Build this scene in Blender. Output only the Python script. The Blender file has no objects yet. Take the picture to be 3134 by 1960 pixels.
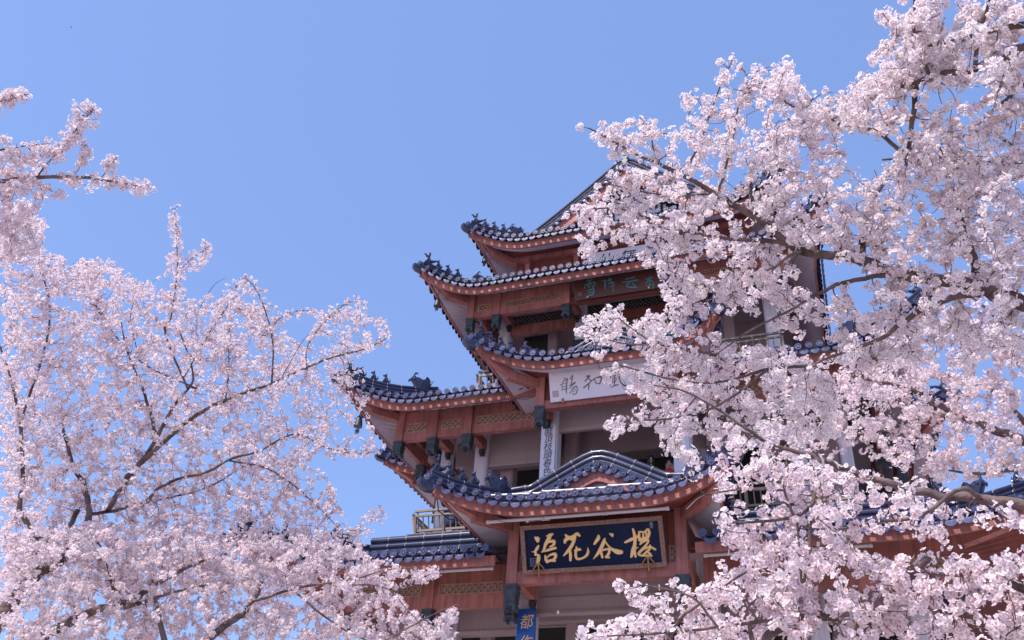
import bpy, math, random
import numpy as np
from mathutils import Vector, Matrix

random.seed(7)
rng = np.random.default_rng(11)
scene = bpy.context.scene
COL = scene.collection

# ------------------------------------------------------------------ camera
PW, PH, FOC = 3134.0, 1960.0, 2743.0
EYE = np.array([0.0, 0.0, 1.6])
PITCH, ROLL, YAW = [math.radians(a) for a in (34.92, 4.41, 21.87)]
_az = np.array([-math.sin(YAW), math.cos(YAW), 0.0])
FWD = _az * math.cos(PITCH) + np.array([0, 0, math.sin(PITCH)])
_rt = np.array([math.cos(YAW), math.sin(YAW), 0.0])
_up = np.cross(_rt, FWD)
RGT = _rt * math.cos(ROLL) + _up * math.sin(ROLL)
UPV = -_rt * math.sin(ROLL) + _up * math.cos(ROLL)
cam = bpy.data.cameras.new('camera')
cam_o = bpy.data.objects.new('camera', cam)
COL.objects.link(cam_o)
cam.sensor_width = 36.0
cam.lens = 36.0 * FOC / PW
cam.clip_end = 2000.0
_m = Matrix(((RGT[0], UPV[0], -FWD[0], EYE[0]), (RGT[1], UPV[1], -FWD[1], EYE[1]),
             (RGT[2], UPV[2], -FWD[2], EYE[2]), (0, 0, 0, 1)))
cam_o.matrix_world = _m
scene.camera = cam_o

def ray(px, py):
    d = RGT * (px - PW / 2) - UPV * (py - PH / 2) + FWD * FOC
    return d / np.linalg.norm(d)

def at(px, py, dist):                      # a point of the place, dist metres from the eye
    return EYE + ray(px, py) * dist

def on_plane(px, py, p0, n):
    d = ray(px, py)
    return EYE + d * (np.dot(np.asarray(p0) - EYE, n) / np.dot(d, n))

# ------------------------------------------------------------------ light
SUN_EL, SUN_AZ = math.radians(56.0), math.radians(207.0)   # azimuth clockwise from +Y
sun_dir = np.array([math.sin(SUN_AZ) * math.cos(SUN_EL), math.cos(SUN_AZ) * math.cos(SUN_EL), math.sin(SUN_EL)])
world = bpy.data.worlds.new('World')
scene.world = world
world.use_nodes = True
nt = world.node_tree
nt.nodes.clear()
wo = nt.nodes.new('ShaderNodeOutputWorld')
bg = nt.nodes.new('ShaderNodeBackground')
sky = nt.nodes.new('ShaderNodeTexSky')
sky.sky_type = 'NISHITA'
sky.sun_disc = False
sky.sun_elevation = SUN_EL
sky.sun_rotation = SUN_AZ
sky.altitude = 0.0
sky.air_density = 1.0
sky.dust_density = 0.6
sky.ozone_density = 2.2
tint = nt.nodes.new('ShaderNodeMix')
tint.data_type = 'RGBA'
tint.blend_type = 'MULTIPLY'
tint.inputs[0].default_value = 1.0
tint.inputs[7].default_value = (0.94, 0.92, 1.03, 1.0)     # the rosy cast of the whole picture
nt.links.new(sky.outputs[0], tint.inputs[6])
even = nt.nodes.new('ShaderNodeMix')                          # flat blue mixed in to even the sky out
even.data_type = 'RGBA'
even.inputs[0].default_value = 0.62
even.inputs[7].default_value = (0.80, 1.275, 2.66, 1.0)
nt.links.new(tint.outputs[2], even.inputs[6])
nt.links.new(even.outputs[2], bg.inputs[0])
bg.inputs[1].default_value = 0.15
nt.links.new(bg.outputs[0], wo.inputs[0])
sl = bpy.data.lights.new('sun', 'SUN')
sl.energy = 2.85
sl.angle = math.radians(0.53)
sl.color = (1.0, 0.92, 0.86)
so = bpy.data.objects.new('sun', sl)
COL.objects.link(so)
so.rotation_euler = Vector(sun_dir).to_track_quat('Z', 'Y').to_euler()
so.location = Vector(sun_dir) * 60
vs = scene.view_settings
vs.view_transform = 'Standard'
vs.look = 'None'
vs.gamma = 1.0
vs.exposure = 1.05
scene.cycles.max_bounces = 8
scene.cycles.diffuse_bounces = 4
scene.cycles.transmission_bounces = 4
scene.cycles.use_denoising = True

# ------------------------------------------------------------------ materials
def mat(name, base, rough=0.6, var=0.12, scale=3.0, spec=0.5, coat=0.0, bump=0.0, bscale=40.0, streak=0.0, second=None, metal=0.0, island=0.0):
    m = bpy.data.materials.new(name)
    m.use_nodes = True
    n = m.node_tree
    b = n.nodes['Principled BSDF']
    b.inputs['Roughness'].default_value = rough
    b.inputs['Specular IOR Level'].default_value = spec
    b.inputs['Coat Weight'].default_value = coat
    b.inputs['Coat Roughness'].default_value = 0.08
    b.inputs['Metallic'].default_value = metal
    tc = n.nodes.new('ShaderNodeTexCoord')
    no = n.nodes.new('ShaderNodeTexNoise')
    no.inputs['Scale'].default_value = scale
    no.inputs['Detail'].default_value = 6.0
    n.links.new(tc.outputs['Object'], no.inputs['Vector'])
    rp = n.nodes.new('ShaderNodeValToRGB')
    rp.color_ramp.elements[0].position = 0.3
    rp.color_ramp.elements[1].position = 0.72
    c2 = second if second else tuple(min(1, c * (1 + var)) for c in base)
    rp.color_ramp.elements[0].color = tuple(c * (1 - var) for c in base) + (1,)
    rp.color_ramp.elements[1].color = tuple(c2) + (1,)
    n.links.new(no.outputs['Fac'], rp.inputs[0])
    out = rp.outputs[0]
    if streak > 0:                         # run-down weather streaks
        mp = n.nodes.new('ShaderNodeMapping')
        mp.inputs['Scale'].default_value = (7, 7, 0.5)
        n.links.new(tc.outputs['Object'], mp.inputs[0])
        n2 = n.nodes.new('ShaderNodeTexNoise')
        n2.inputs['Scale'].default_value = 2.0
        n2.inputs['Detail'].default_value = 5.0
        n.links.new(mp.outputs[0], n2.inputs['Vector'])
        r2 = n.nodes.new('ShaderNodeValToRGB')
        r2.color_ramp.elements[0].position = 0.42
        r2.color_ramp.elements[1].position = 0.68
        r2.color_ramp.elements[0].color = (1, 1, 1, 1)
        k = 1 - streak
        r2.color_ramp.elements[1].color = (k, k, k, 1)
        n.links.new(n2.outputs['Fac'], r2.inputs[0])
        mx = n.nodes.new('ShaderNodeMix')
        mx.data_type = 'RGBA'
        mx.blend_type = 'MULTIPLY'
        mx.inputs[0].default_value = 1.0
        n.links.new(out, mx.inputs[6])
        n.links.new(r2.outputs[0], mx.inputs[7])
        out = mx.outputs[2]
    if island > 0:                         # every piece fired or painted a little differently
        ge = n.nodes.new('ShaderNodeNewGeometry')
        mr = n.nodes.new('ShaderNodeMapRange')
        mr.inputs[3].default_value = 1 - island
        mr.inputs[4].default_value = 1 + island
        n.links.new(ge.outputs['Random Per Island'], mr.inputs[0])
        mz = n.nodes.new('ShaderNodeMix')
        mz.data_type = 'RGBA'
        mz.blend_type = 'MULTIPLY'
        mz.inputs[0].default_value = 1.0
        n.links.new(out, mz.inputs[6])
        n.links.new(mr.outputs[0], mz.inputs[7])
        out = mz.outputs[2]
    n.links.new(out, b.inputs['Base Color'])
    if bump > 0:
        nb = n.nodes.new('ShaderNodeTexNoise')
        nb.inputs['Scale'].default_value = bscale
        nb.inputs['Detail'].default_value = 4.0
        n.links.new(tc.outputs['Object'], nb.inputs['Vector'])
        bp = n.nodes.new('ShaderNodeBump')
        bp.inputs['Strength'].default_value = bump
        bp.inputs['Distance'].default_value = 0.02
        n.links.new(nb.outputs['Fac'], bp.inputs['Height'])
        n.links.new(bp.outputs[0], b.inputs['Normal'])
    return m

M = {}
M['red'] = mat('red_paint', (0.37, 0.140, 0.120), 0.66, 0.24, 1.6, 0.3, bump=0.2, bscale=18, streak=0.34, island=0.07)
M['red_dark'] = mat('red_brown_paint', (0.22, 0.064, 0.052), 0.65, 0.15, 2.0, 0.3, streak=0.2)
M['tile'] = mat('glazed_tile', (0.055, 0.060, 0.135), 0.38, 0.28, 5.0, 0.5, coat=0.12, bump=0.12, bscale=14, second=(0.095, 0.092, 0.185), island=0.34)
M['ridge'] = mat('glazed_ridge', (0.020, 0.026, 0.062), 0.30, 0.35, 3.0, 0.45, coat=0.14, bump=0.08, bscale=9, second=(0.038, 0.042, 0.092))
M['ridge_dull'] = mat('weathered_ridge', (0.024, 0.029, 0.062), 0.6, 0.35, 3.0, 0.25, bump=0.1, bscale=9, second=(0.042, 0.044, 0.088))
M['mortar'] = mat('pale_mortar', (0.42, 0.36, 0.36), 0.85, 0.25, 12.0)
M['white'] = mat('white_paint', (0.62, 0.57, 0.63), 0.75, 0.06, 1.2, 0.3, streak=0.14)
M['pink'] = mat('pink_plaster', (0.40, 0.30, 0.31), 0.8, 0.08, 1.2, 0.3, streak=0.06)
M['soffit'] = mat('soffit_paint', (0.56, 0.50, 0.56), 0.8, 0.10, 0.9, 0.3, streak=0.10)
M['dark'] = mat('interior_shade', (0.042, 0.040, 0.036), 0.8, 0.2, 2.0)  # near-black colour stands in for the shade inside the rooms
M['pend'] = mat('dark_carved_stone', (0.046, 0.054, 0.064), 0.55, 0.35, 9.0, 0.4, bump=0.4, bscale=30)
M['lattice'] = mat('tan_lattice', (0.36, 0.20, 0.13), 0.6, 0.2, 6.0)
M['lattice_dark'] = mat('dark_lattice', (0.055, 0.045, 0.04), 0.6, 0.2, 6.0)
M['backing'] = mat('lattice_backing', (0.52, 0.42, 0.42), 0.8, 0.1, 2.0)
M['rail'] = mat('tan_rail', (0.25, 0.185, 0.13), 0.5, 0.12, 5.0)
M['navy'] = mat('navy_lacquer', (0.003, 0.010, 0.038), 0.34, 0.3, 1.3, 0.16)
M['gold'] = mat('gold_letter', (0.80, 0.50, 0.20), 0.45, 0.08, 4.0, 0.5)
M['frame'] = mat('carved_frame', (0.20, 0.10, 0.085), 0.5, 0.35, 22.0, 0.4, bump=0.6, bscale=55, second=(0.30, 0.16, 0.11))
M['board_white'] = mat('white_board', (0.66, 0.60, 0.66), 0.5, 0.05, 1.0, 0.4, streak=0.06)
M['ink_brown'] = mat('brown_ink', (0.11, 0.075, 0.075), 0.6, 0.15, 5.0)
M['ink'] = mat('black_ink', (0.03, 0.03, 0.038), 0.6, 0.2, 5.0)
M['board_brown'] = mat('brown_board', (0.075, 0.022, 0.018), 0.4, 0.2, 2.0, 0.4)
M['teal'] = mat('teal_letter', (0.03, 0.21, 0.23), 0.5, 0.1, 4.0)
M['blue'] = mat('blue_board', (0.010, 0.085, 0.34), 0.3, 0.12, 2.0, 0.5)
M['board_dark'] = mat('dark_board', (0.035, 0.035, 0.032), 0.4, 0.2, 2.0)
M['seal'] = mat('seal_ink', (0.30, 0.13, 0.11), 0.6, 0.15, 8.0)
M['seal_grey'] = mat('grey_seal', (0.12, 0.13, 0.19), 0.6, 0.15, 8.0)
M['brass'] = mat('brass_hook', (0.32, 0.16, 0.05), 0.4, 0.2, 8.0, metal=0.4)
M['tube'] = mat('white_tube', (0.78, 0.78, 0.78), 0.25, 0.04, 2.0, 0.5)
M['tubeg'] = mat('grey_tube', (0.46, 0.41, 0.44), 0.4, 0.06, 2.0, 0.5)
M['iron'] = mat('black_iron', (0.03, 0.032, 0.036), 0.5, 0.25, 9.0)
M['bark'] = mat('cherry_bark', (0.10, 0.064, 0.058), 0.85, 0.4, 7.0, 0.3, bump=0.8, bscale=26, second=(0.22, 0.155, 0.145))
M['twig'] = mat('twig_bark', (0.11, 0.066, 0.068), 0.8, 0.3, 12.0, 0.3)
M['ground'] = mat('plaza_paving', (0.42, 0.37, 0.35), 0.85, 0.12, 0.8)  # unseen ground, made paler to bounce light up under the eaves
M['skin'] = mat('skin', (0.55, 0.33, 0.26), 0.55, 0.05, 5.0, 0.4)
M['hair'] = mat('black_hair', (0.012, 0.010, 0.010), 0.45, 0.3, 20.0)

def petal_mat(name, k):
    m = bpy.data.materials.new(name)
    m.use_nodes = True
    n = m.node_tree
    n.nodes.clear()
    out = n.nodes.new('ShaderNodeOutputMaterial')
    at_ = n.nodes.new('ShaderNodeAttribute')
    at_.attribute_name = 'tint'
    di = n.nodes.new('ShaderNodeBsdfDiffuse')
    tr = n.nodes.new('ShaderNodeBsdfTranslucent')
    mx = n.nodes.new('ShaderNodeMixShader')
    mx.inputs[0].default_value = k
    n.links.new(at_.outputs['Color'], di.inputs[0])
    n.links.new(at_.outputs['Color'], tr.inputs[0])
    n.links.new(di.outputs[0], mx.inputs[1])
    n.links.new(tr.outputs[0], mx.inputs[2])
    n.links.new(mx.outputs[0], out.inputs[0])
    return m
M['petal'] = petal_mat('cherry_petal', 0.45)

# ------------------------------------------------------------------ mesh helpers
class MB:
    """collects shapes, then links them as one mesh object"""
    def __init__(s):
        s.v, s.f, s.mi = [], [], []
    def add(s, verts, faces, mi=0):
        o = len(s.v)
        s.v += [tuple(map(float, p)) for p in verts]
        for f in faces:
            s.f.append([i + o for i in f]); s.mi.append(mi)
    def box(s, x0, x1, y0, y1, z0, z1, mi=0):
        v = [(x, y, z) for z in (z0, z1) for y in (y0, y1) for x in (x0, x1)]
        s.add(v, [(0, 2, 3, 1), (4, 5, 7, 6), (0, 1, 5, 4), (2, 6, 7, 3), (0, 4, 6, 2), (1, 3, 7, 5)], mi)
    def bar(s, a, b, w, h, up=(0, 0, 1), mi=0):
        a, b = Vector(a), Vector(b)
        d = (b - a).normalized()
        u = Vector(up)
        r = d.cross(u)
        if r.length < 1e-5: r = d.cross(Vector((1, 0, 0)))
        r.normalize(); u = r.cross(d).normalized()
        r *= w / 2; u *= h / 2
        v = [a - r - u, a + r - u, a + r + u, a - r + u, b - r - u, b + r - u, b + r + u, b - r + u]
        s.add(v, [(0, 3, 2, 1), (4, 5, 6, 7), (0, 1, 5, 4), (1, 2, 6, 5), (2, 3, 7, 6), (3, 0, 4, 7)], mi)
    def tube(s, pts, rad, n=8, caps=True, mi=0):
        pts = [Vector(p) for p in pts]
        if not hasattr(rad, '__len__'): rad = [rad] * len(pts)
        vs_, fs = [], []
        t0 = (pts[1] - pts[0]).normalized()
        u = t0.orthogonal().normalized()
        for i, p in enumerate(pts):
            t = (pts[min(i + 1, len(pts) - 1)] - pts[max(i - 1, 0)])
            t = t.normalized() if t.length > 1e-9 else t0
            u = (u - t * u.dot(t))
            u = u.normalized() if u.length > 1e-6 else t.orthogonal().normalized()
            w = t.cross(u)
            for k in range(n):
                a = 2 * math.pi * k / n
                vs_.append(p + (u * math.cos(a) + w * math.sin(a)) * rad[i])
        for i in range(len(pts) - 1):
            for k in range(n):
                k2 = (k + 1) % n
                fs.append((i * n + k, i * n + k2, (i + 1) * n + k2, (i + 1) * n + k))
        if caps:
            fs.append(tuple(range(n - 1, -1, -1)))
            fs.append(tuple((len(pts) - 1) * n + k for k in range(n)))
        s.add(vs_, fs, mi)
    def lathe(s, c, prof, n=12, mi=0, ax=None):
        """prof = [(r, h)] along axis ax (default up)"""
        ax = Vector(ax or (0, 0, 1)).normalized()
        u = ax.orthogonal().normalized(); w = ax.cross(u)
        c = Vector(c)
        v, f = [], []
        for r, h in prof:
            for k in range(n):
                a = 2 * math.pi * k / n
                v.append(c + ax * h + (u * math.cos(a) + w * math.sin(a)) * r)
        for i in range(len(prof) - 1):
            for k in range(n):
                k2 = (k + 1) % n
                f.append((i * n + k, i * n + k2, (i + 1) * n + k2, (i + 1) * n + k))
        f.append(tuple(range(n - 1, -1, -1)))
        f.append(tuple((len(prof) - 1) * n + k for k in range(n)))
        s.add(v, f, mi)
    def ball(s, c, r, n=10, m=7, mi=0, sc=(1, 1, 1)):
        v, f = [], []
        for i in range(m + 1):
            th = math.pi * i / m
            for k in range(n):
                a = 2 * math.pi * k / n
                v.append((c[0] + r * sc[0] * math.sin(th) * math.cos(a), c[1] + r * sc[1] * math.sin(th) * math.sin(a), c[2] + r * sc[2] * math.cos(th)))
        for i in range(m):
            for k in range(n):
                k2 = (k + 1) % n
                f.append((i * n + k, (i + 1) * n + k, (i + 1) * n + k2, i * n + k2))
        s.add(v, f, mi)
    def sweep(s, path, prof, up=(0, 0, 1), mi=0, closed=True, caps=True):
        """prof = [(side, up)] polygon swept along a path with a fixed up"""
        path = [Vector(p) for p in path]
        n = len(prof); v, f = [], []
        for i, p in enumerate(path):
            t = (path[min(i + 1, len(path) - 1)] - path[max(i - 1, 0)]).normalized()
            r = t.cross(Vector(up)).normalized()
            u = r.cross(t).normalized()
            for a, b in prof: v.append(p + r * a + u * b)
        rngk = n if closed else n - 1
        for i in range(len(path) - 1):
            for k in range(rngk):
                k2 = (k + 1) % n
                f.append((i * n + k, (i + 1) * n + k, (i + 1) * n + k2, i * n + k2))
        if caps and closed:
            f.append(tuple(range(n))); f.append(tuple((len(path) - 1) * n + k for k in range(n - 1, -1, -1)))
        s.add(v, f, mi)
    def prism(s, poly, y0, y1, mi=0):
        """poly in (x, z), extruded along y"""
        n = len(poly)
        v = [(x, y0, z) for x, z in poly] + [(x, y1, z) for x, z in poly]
        f = [tuple(range(n)), tuple(range(2 * n - 1, n - 1, -1))] + [(i, i + n, (i + 1) % n + n, (i + 1) % n) for i in range(n)]
        s.add(v, f, mi)
    def grid(s, rows, mi=0):
        """rows of equal length of points"""
        n = len(rows[0]); v = [p for r in rows for p in r]
        f = [(i * n + k, i * n + k + 1, (i + 1) * n + k + 1, (i + 1) * n + k) for i in range(len(rows) - 1) for k in range(n - 1)]
        s.add(v, f, mi)
    def xf(s, fn):
        s.v = [fn(p) for p in s.v]; return s
    def build(s, name, mats, parent=None, smooth=False, org=None, fix=True):
        me = bpy.data.meshes.new(name)
        o3 = Vector(org) if org is not None else (wloc(parent) if parent else Vector((0, 0, 0)))
        me.from_pydata([(p[0] - o3.x, p[1] - o3.y, p[2] - o3.z) for p in s.v], [], s.f)
        if not isinstance(mats, (list, tuple)): mats = [mats]
        for m in mats: me.materials.append(m)
        if len(mats) > 1: me.polygons.foreach_set('material_index', s.mi)
        if fix:
            import bmesh
            b = bmesh.new(); b.from_mesh(me)
            bmesh.ops.recalc_face_normals(b, faces=b.faces)
            b.to_mesh(me); b.free()
        if smooth:
            me.polygons.foreach_set('use_smooth', [True] * len(me.polygons))
            try: me.set_sharp_from_angle(angle=math.radians(42))
            except Exception: pass
        o = bpy.data.objects.new(name, me)
        COL.objects.link(o)
        if parent: o.parent = parent
        o.location = o3 - (wloc(parent) if parent else Vector((0, 0, 0)))
        return o

def wloc(o):
    l = Vector((0, 0, 0))
    while o is not None:
        l = l + o.location; o = o.parent
    return l

def thing(name, label, cat, loc, group=None):
    o = bpy.data.objects.new(name, None)
    COL.objects.link(o)
    o.empty_display_size = 0.2
    o.location = loc
    return tag(o, label, cat, group)

def tag(o, label=None, cat=None, group=None, kind=None):
    for k, v in (('label', label), ('category', cat), ('group', group), ('kind', kind)):
        if v: o[k] = v
    return o

def lerp(a, b, t): return a + (b - a) * t

# ------------------------------------------------------------------ ground
g = MB()
g.add([(-400, -400, 0), (400, -400, 0), (400, 400, 0), (-400, 400, 0)], [(0, 1, 2, 3)])
tag(g.build('ground', M['ground']), kind='structure')
# ------------------------------------------------------------------ the pavilion
XC, YC = -4.61, 24.4
pagoda = thing('pavilion', 'three storey red pavilion with dark blue glazed roofs, upturned corners and open balconies', 'pavilion', (XC, YC, 0))

def pb(mb, name, mats, parent=None, T=None, smooth=False, fix=True):
    if T: mb.xf(T)
    mb.xf(lambda p: (p[0] + XC, p[1], p[2]))
    return mb.build(name, mats, parent or pagoda, smooth, fix=fix)

RIDGE = [(-.10, -.03), (-.10, .035), (-.055, .05), (-.05, .085), (-.075, .10), (-.085, .13), (-.075, .16), (-.045, .175), (-.042, .205),
         (-.07, .225), (-.082, .26), (-.07, .30), (-.035, .33), (.035, .33), (.07, .30), (.082, .26), (.07, .225), (.042, .205), (.045, .175),
         (.075, .16), (.085, .13), (.075, .10), (.05, .085), (.055, .05), (.10, .035), (.10, -.03)]

def arc_resample(path, step):
    path = [Vector(p) for p in path]
    L = [0.0]
    for a, b in zip(path, path[1:]): L.append(L[-1] + (b - a).length)
    n = max(1, int(round(L[-1] / step)))
    out = []
    for i in range(n + 1):
        d = L[-1] * i / n
        k = max(j for j in range(len(L)) if L[j] <= d + 1e-9)
        k = min(k, len(path) - 2)
        t = (d - L[k]) / max(1e-9, L[k + 1] - L[k])
        out.append(path[k].lerp(path[k + 1], t))
    return out

def ridge_mb(path, sc=1.0, joint=0.42):
    """moulded ridge of glazed pieces with pale mortar joints between them"""
    b = MB()
    pr = [(a * sc, h * sc) for a, h in RIDGE]
    pth = arc_resample(path, joint / 3)
    b.sweep(pth, pr)
    pr2 = [(a * 1.035, -.03 * sc if h < 0 else h * 1.0 + .004 * sc) for a, h in pr]
    for i in range(3, len(pth) - 1, 3):
        t = (pth[i + 1] - pth[i - 1]).normalized()
        b.sweep([pth[i] - t * .008, pth[i] + t * .008], pr2, mi=1)
    return b

DRAGON = [(1230, 935), (1355, 940), (1375, 880), (1362, 830), (1352, 790), (1325, 770), (1316, 800), (1290, 815), (1265, 808), (1240, 800), (1215, 806), (1190, 797), (1174, 822), (1182, 850), (1204, 880), (1216, 905)]
def frame_fn(o, d):
    """maps (forward, side, up) to the place at o with forward d"""
    d = Vector((d[0], d[1], 0)).normalized(); s = Vector((-d.y, d.x, 0)); o = Vector(o)
    return lambda p: tuple(o + d * p[0] + s * p[1] + Vector((0, 0, p[2])))

def dragon_mb(sc=1.0):
    b = MB(); k = .0029 * sc
    poly = [(-(x - 1290) * k, (935 - y) * k) for x, y in DRAGON]
    n = len(poly); cx = sum(p[0] for p in poly) / n; cz = sum(p[1] for p in poly) / n
    rings = []
    for s_, q in ((-.075, .72), (-.055, .93), (-.02, 1.0), (.02, 1.0), (.055, .93), (.075, .72)):
        rings.append([(cx + (x - cx) * q, s_ * sc, cz + (z - cz) * q) for x, z in poly])
    v = [p for r in rings for p in r]; f = []
    for i in range(5):
        for j in range(n):
            f.append((i * n + j, i * n + (j + 1) % n, (i + 1) * n + (j + 1) % n, (i + 1) * n + j))
    f.append(tuple(range(n - 1, -1, -1))); f.append(tuple(5 * n + j for j in range(n)))
    b.add(v, f)
    for s_ in (-1, 1):
        b.tube([((1290 - x) * k, s_ * .03 * sc, (935 - y) * k) for x, y in ((1220, 812), (1200, 792), (1203, 768), (1226, 755), (1240, 764))], [.022 * sc, .02 * sc, .017 * sc, .013 * sc, .006 * sc], 6)
        b.ball(((1290 - 1205) * k, s_ * .075 * sc, (935 - 832) * k), .028 * sc, 8, 6)
        for j in range(5):                   # combed mane
            x = 1262 + j * 20
            b.tube([((1290 - x) * k, s_ * .078 * sc, (935 - 905) * k), ((1290 - x - 16) * k, s_ * .088 * sc, (935 - 860) * k), ((1290 - x - 40) * k, s_ * .07 * sc, (935 - 818 + j * 3) * k)], [.008 * sc, .017 * sc, .008 * sc], 5)
    b.tube([((1290 - 1176) * k, 0, (935 - 836) * k), ((1290 - 1160) * k, 0, (935 - 850) * k), ((1290 - 1163) * k, 0, (935 - 868) * k)], [.035 * sc, .03 * sc, .015 * sc], 7)
    return b

def beast_mb(rider=False):
    b = MB()
    b.ball((0, 0, .035), .05, 8, 6, sc=(1.15, .8, .7))
    b.tube([(-.02, 0, .03), (.0, 0, .09), (.018, 0, .15)], [.042, .04, .026], 8)
    b.ball((.032, 0, .175), .034, 8, 6, sc=(1.2, .9, .95))
    b.tube([(.045, 0, .17), (.085, 0, .158)], [.022, .014], 6)
    for s_ in (-1, 1):
        b.tube([(.02, s_ * .02, .195), (.005, s_ * .032, .225)], [.012, .003], 5)
        b.tube([(.03, s_ * .025, .10), (.062, s_ * .028, .05), (.066, s_ * .028, .0)], [.018, .013, .014], 6)
    b.tube([(-.05, 0, .03), (-.085, 0, .07), (-.07, 0, .12)], [.02, .016, .006], 6)
    if rider:                                # bird with a figure on its back
        b.tube([(-.05, 0, .05), (-.13, 0, .10), (-.16, 0, .15)], [.04, .03, .008], 6)
        b.tube([(.02, 0, .16), (.0, 0, .25)], [.03, .022], 6)
        b.ball((0, 0, .275), .027, 8, 6)
        b.tube([(.05, 0, .17), (.11, 0, .22), (.14, 0, .21)], [.025, .02, .008], 6)
    return b

def tiphead_mb(sc=1.0):
    b = MB()
    prof = [(-.16, -.10), (-.02, -.13), (.14, -.10), (.22, -.02), (.24, .07), (.19, .11), (.12, .10), (.06, .15), (-.02, .17), (-.10, .13), (-.17, .10)]
    n = len(prof); rings = []
    for s_, q in ((-.095, .75), (-.075, .95), (0, 1.0), (.075, .95), (.095, .75)):
        rings.append([(a * (q if a > 0 else 1) * sc, s_ * sc, h * q * sc) for a, h in prof])
    v = [p for r in rings for p in r]
    f = [(i * n + j, i * n + (j + 1) % n, (i + 1) * n + (j + 1) % n, (i + 1) * n + j) for i in range(4) for j in range(n)]
    f += [tuple(range(n - 1, -1, -1)), tuple(4 * n + j for j in range(n))]
    b.add(v, f)
    for s_ in (-1, 1):
        b.ball((.05 * sc, s_ * .085 * sc, .085 * sc), .034 * sc, 8, 6)
        b.ball((.205 * sc, s_ * .045 * sc, .085 * sc), .03 * sc, 8, 6)
        b.tube([(.02 * sc, s_ * .07 * sc, .14 * sc), (-.05 * sc, s_ * .085 * sc, .20 * sc), (-.12 * sc, s_ * .08 * sc, .20 * sc)], [.025 * sc, .02 * sc, .006 * sc], 6)
        b.tube([(.21 * sc, s_ * .09 * sc, .0), (.10 * sc, s_ * .105 * sc, -.03 * sc), (.0, s_ * .10 * sc, -.0)], [.012 * sc, .016 * sc, .008 * sc], 5)
    return b

BEAST = RIDER = DRAG = None
def copy_to(proto, parent, T, o, d, sc):
    """another figure from the same mesh, turned to face d"""
    c = proto.copy(); COL.objects.link(c)
    c.parent = parent
    a = Vector(T(o) if T else o)
    e = Vector(T((o[0] + d[0], o[1] + d[1], o[2])) if T else (o[0] + d[0], o[1] + d[1], o[2]))
    d2 = e - a
    c.location = Vector((a.x + XC, a.y, a.z)) - wloc(parent)
    c.rotation_euler = (0, 0, math.atan2(d2.y, d2.x))
    c.scale = (sc, sc, sc)
    return c

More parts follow.
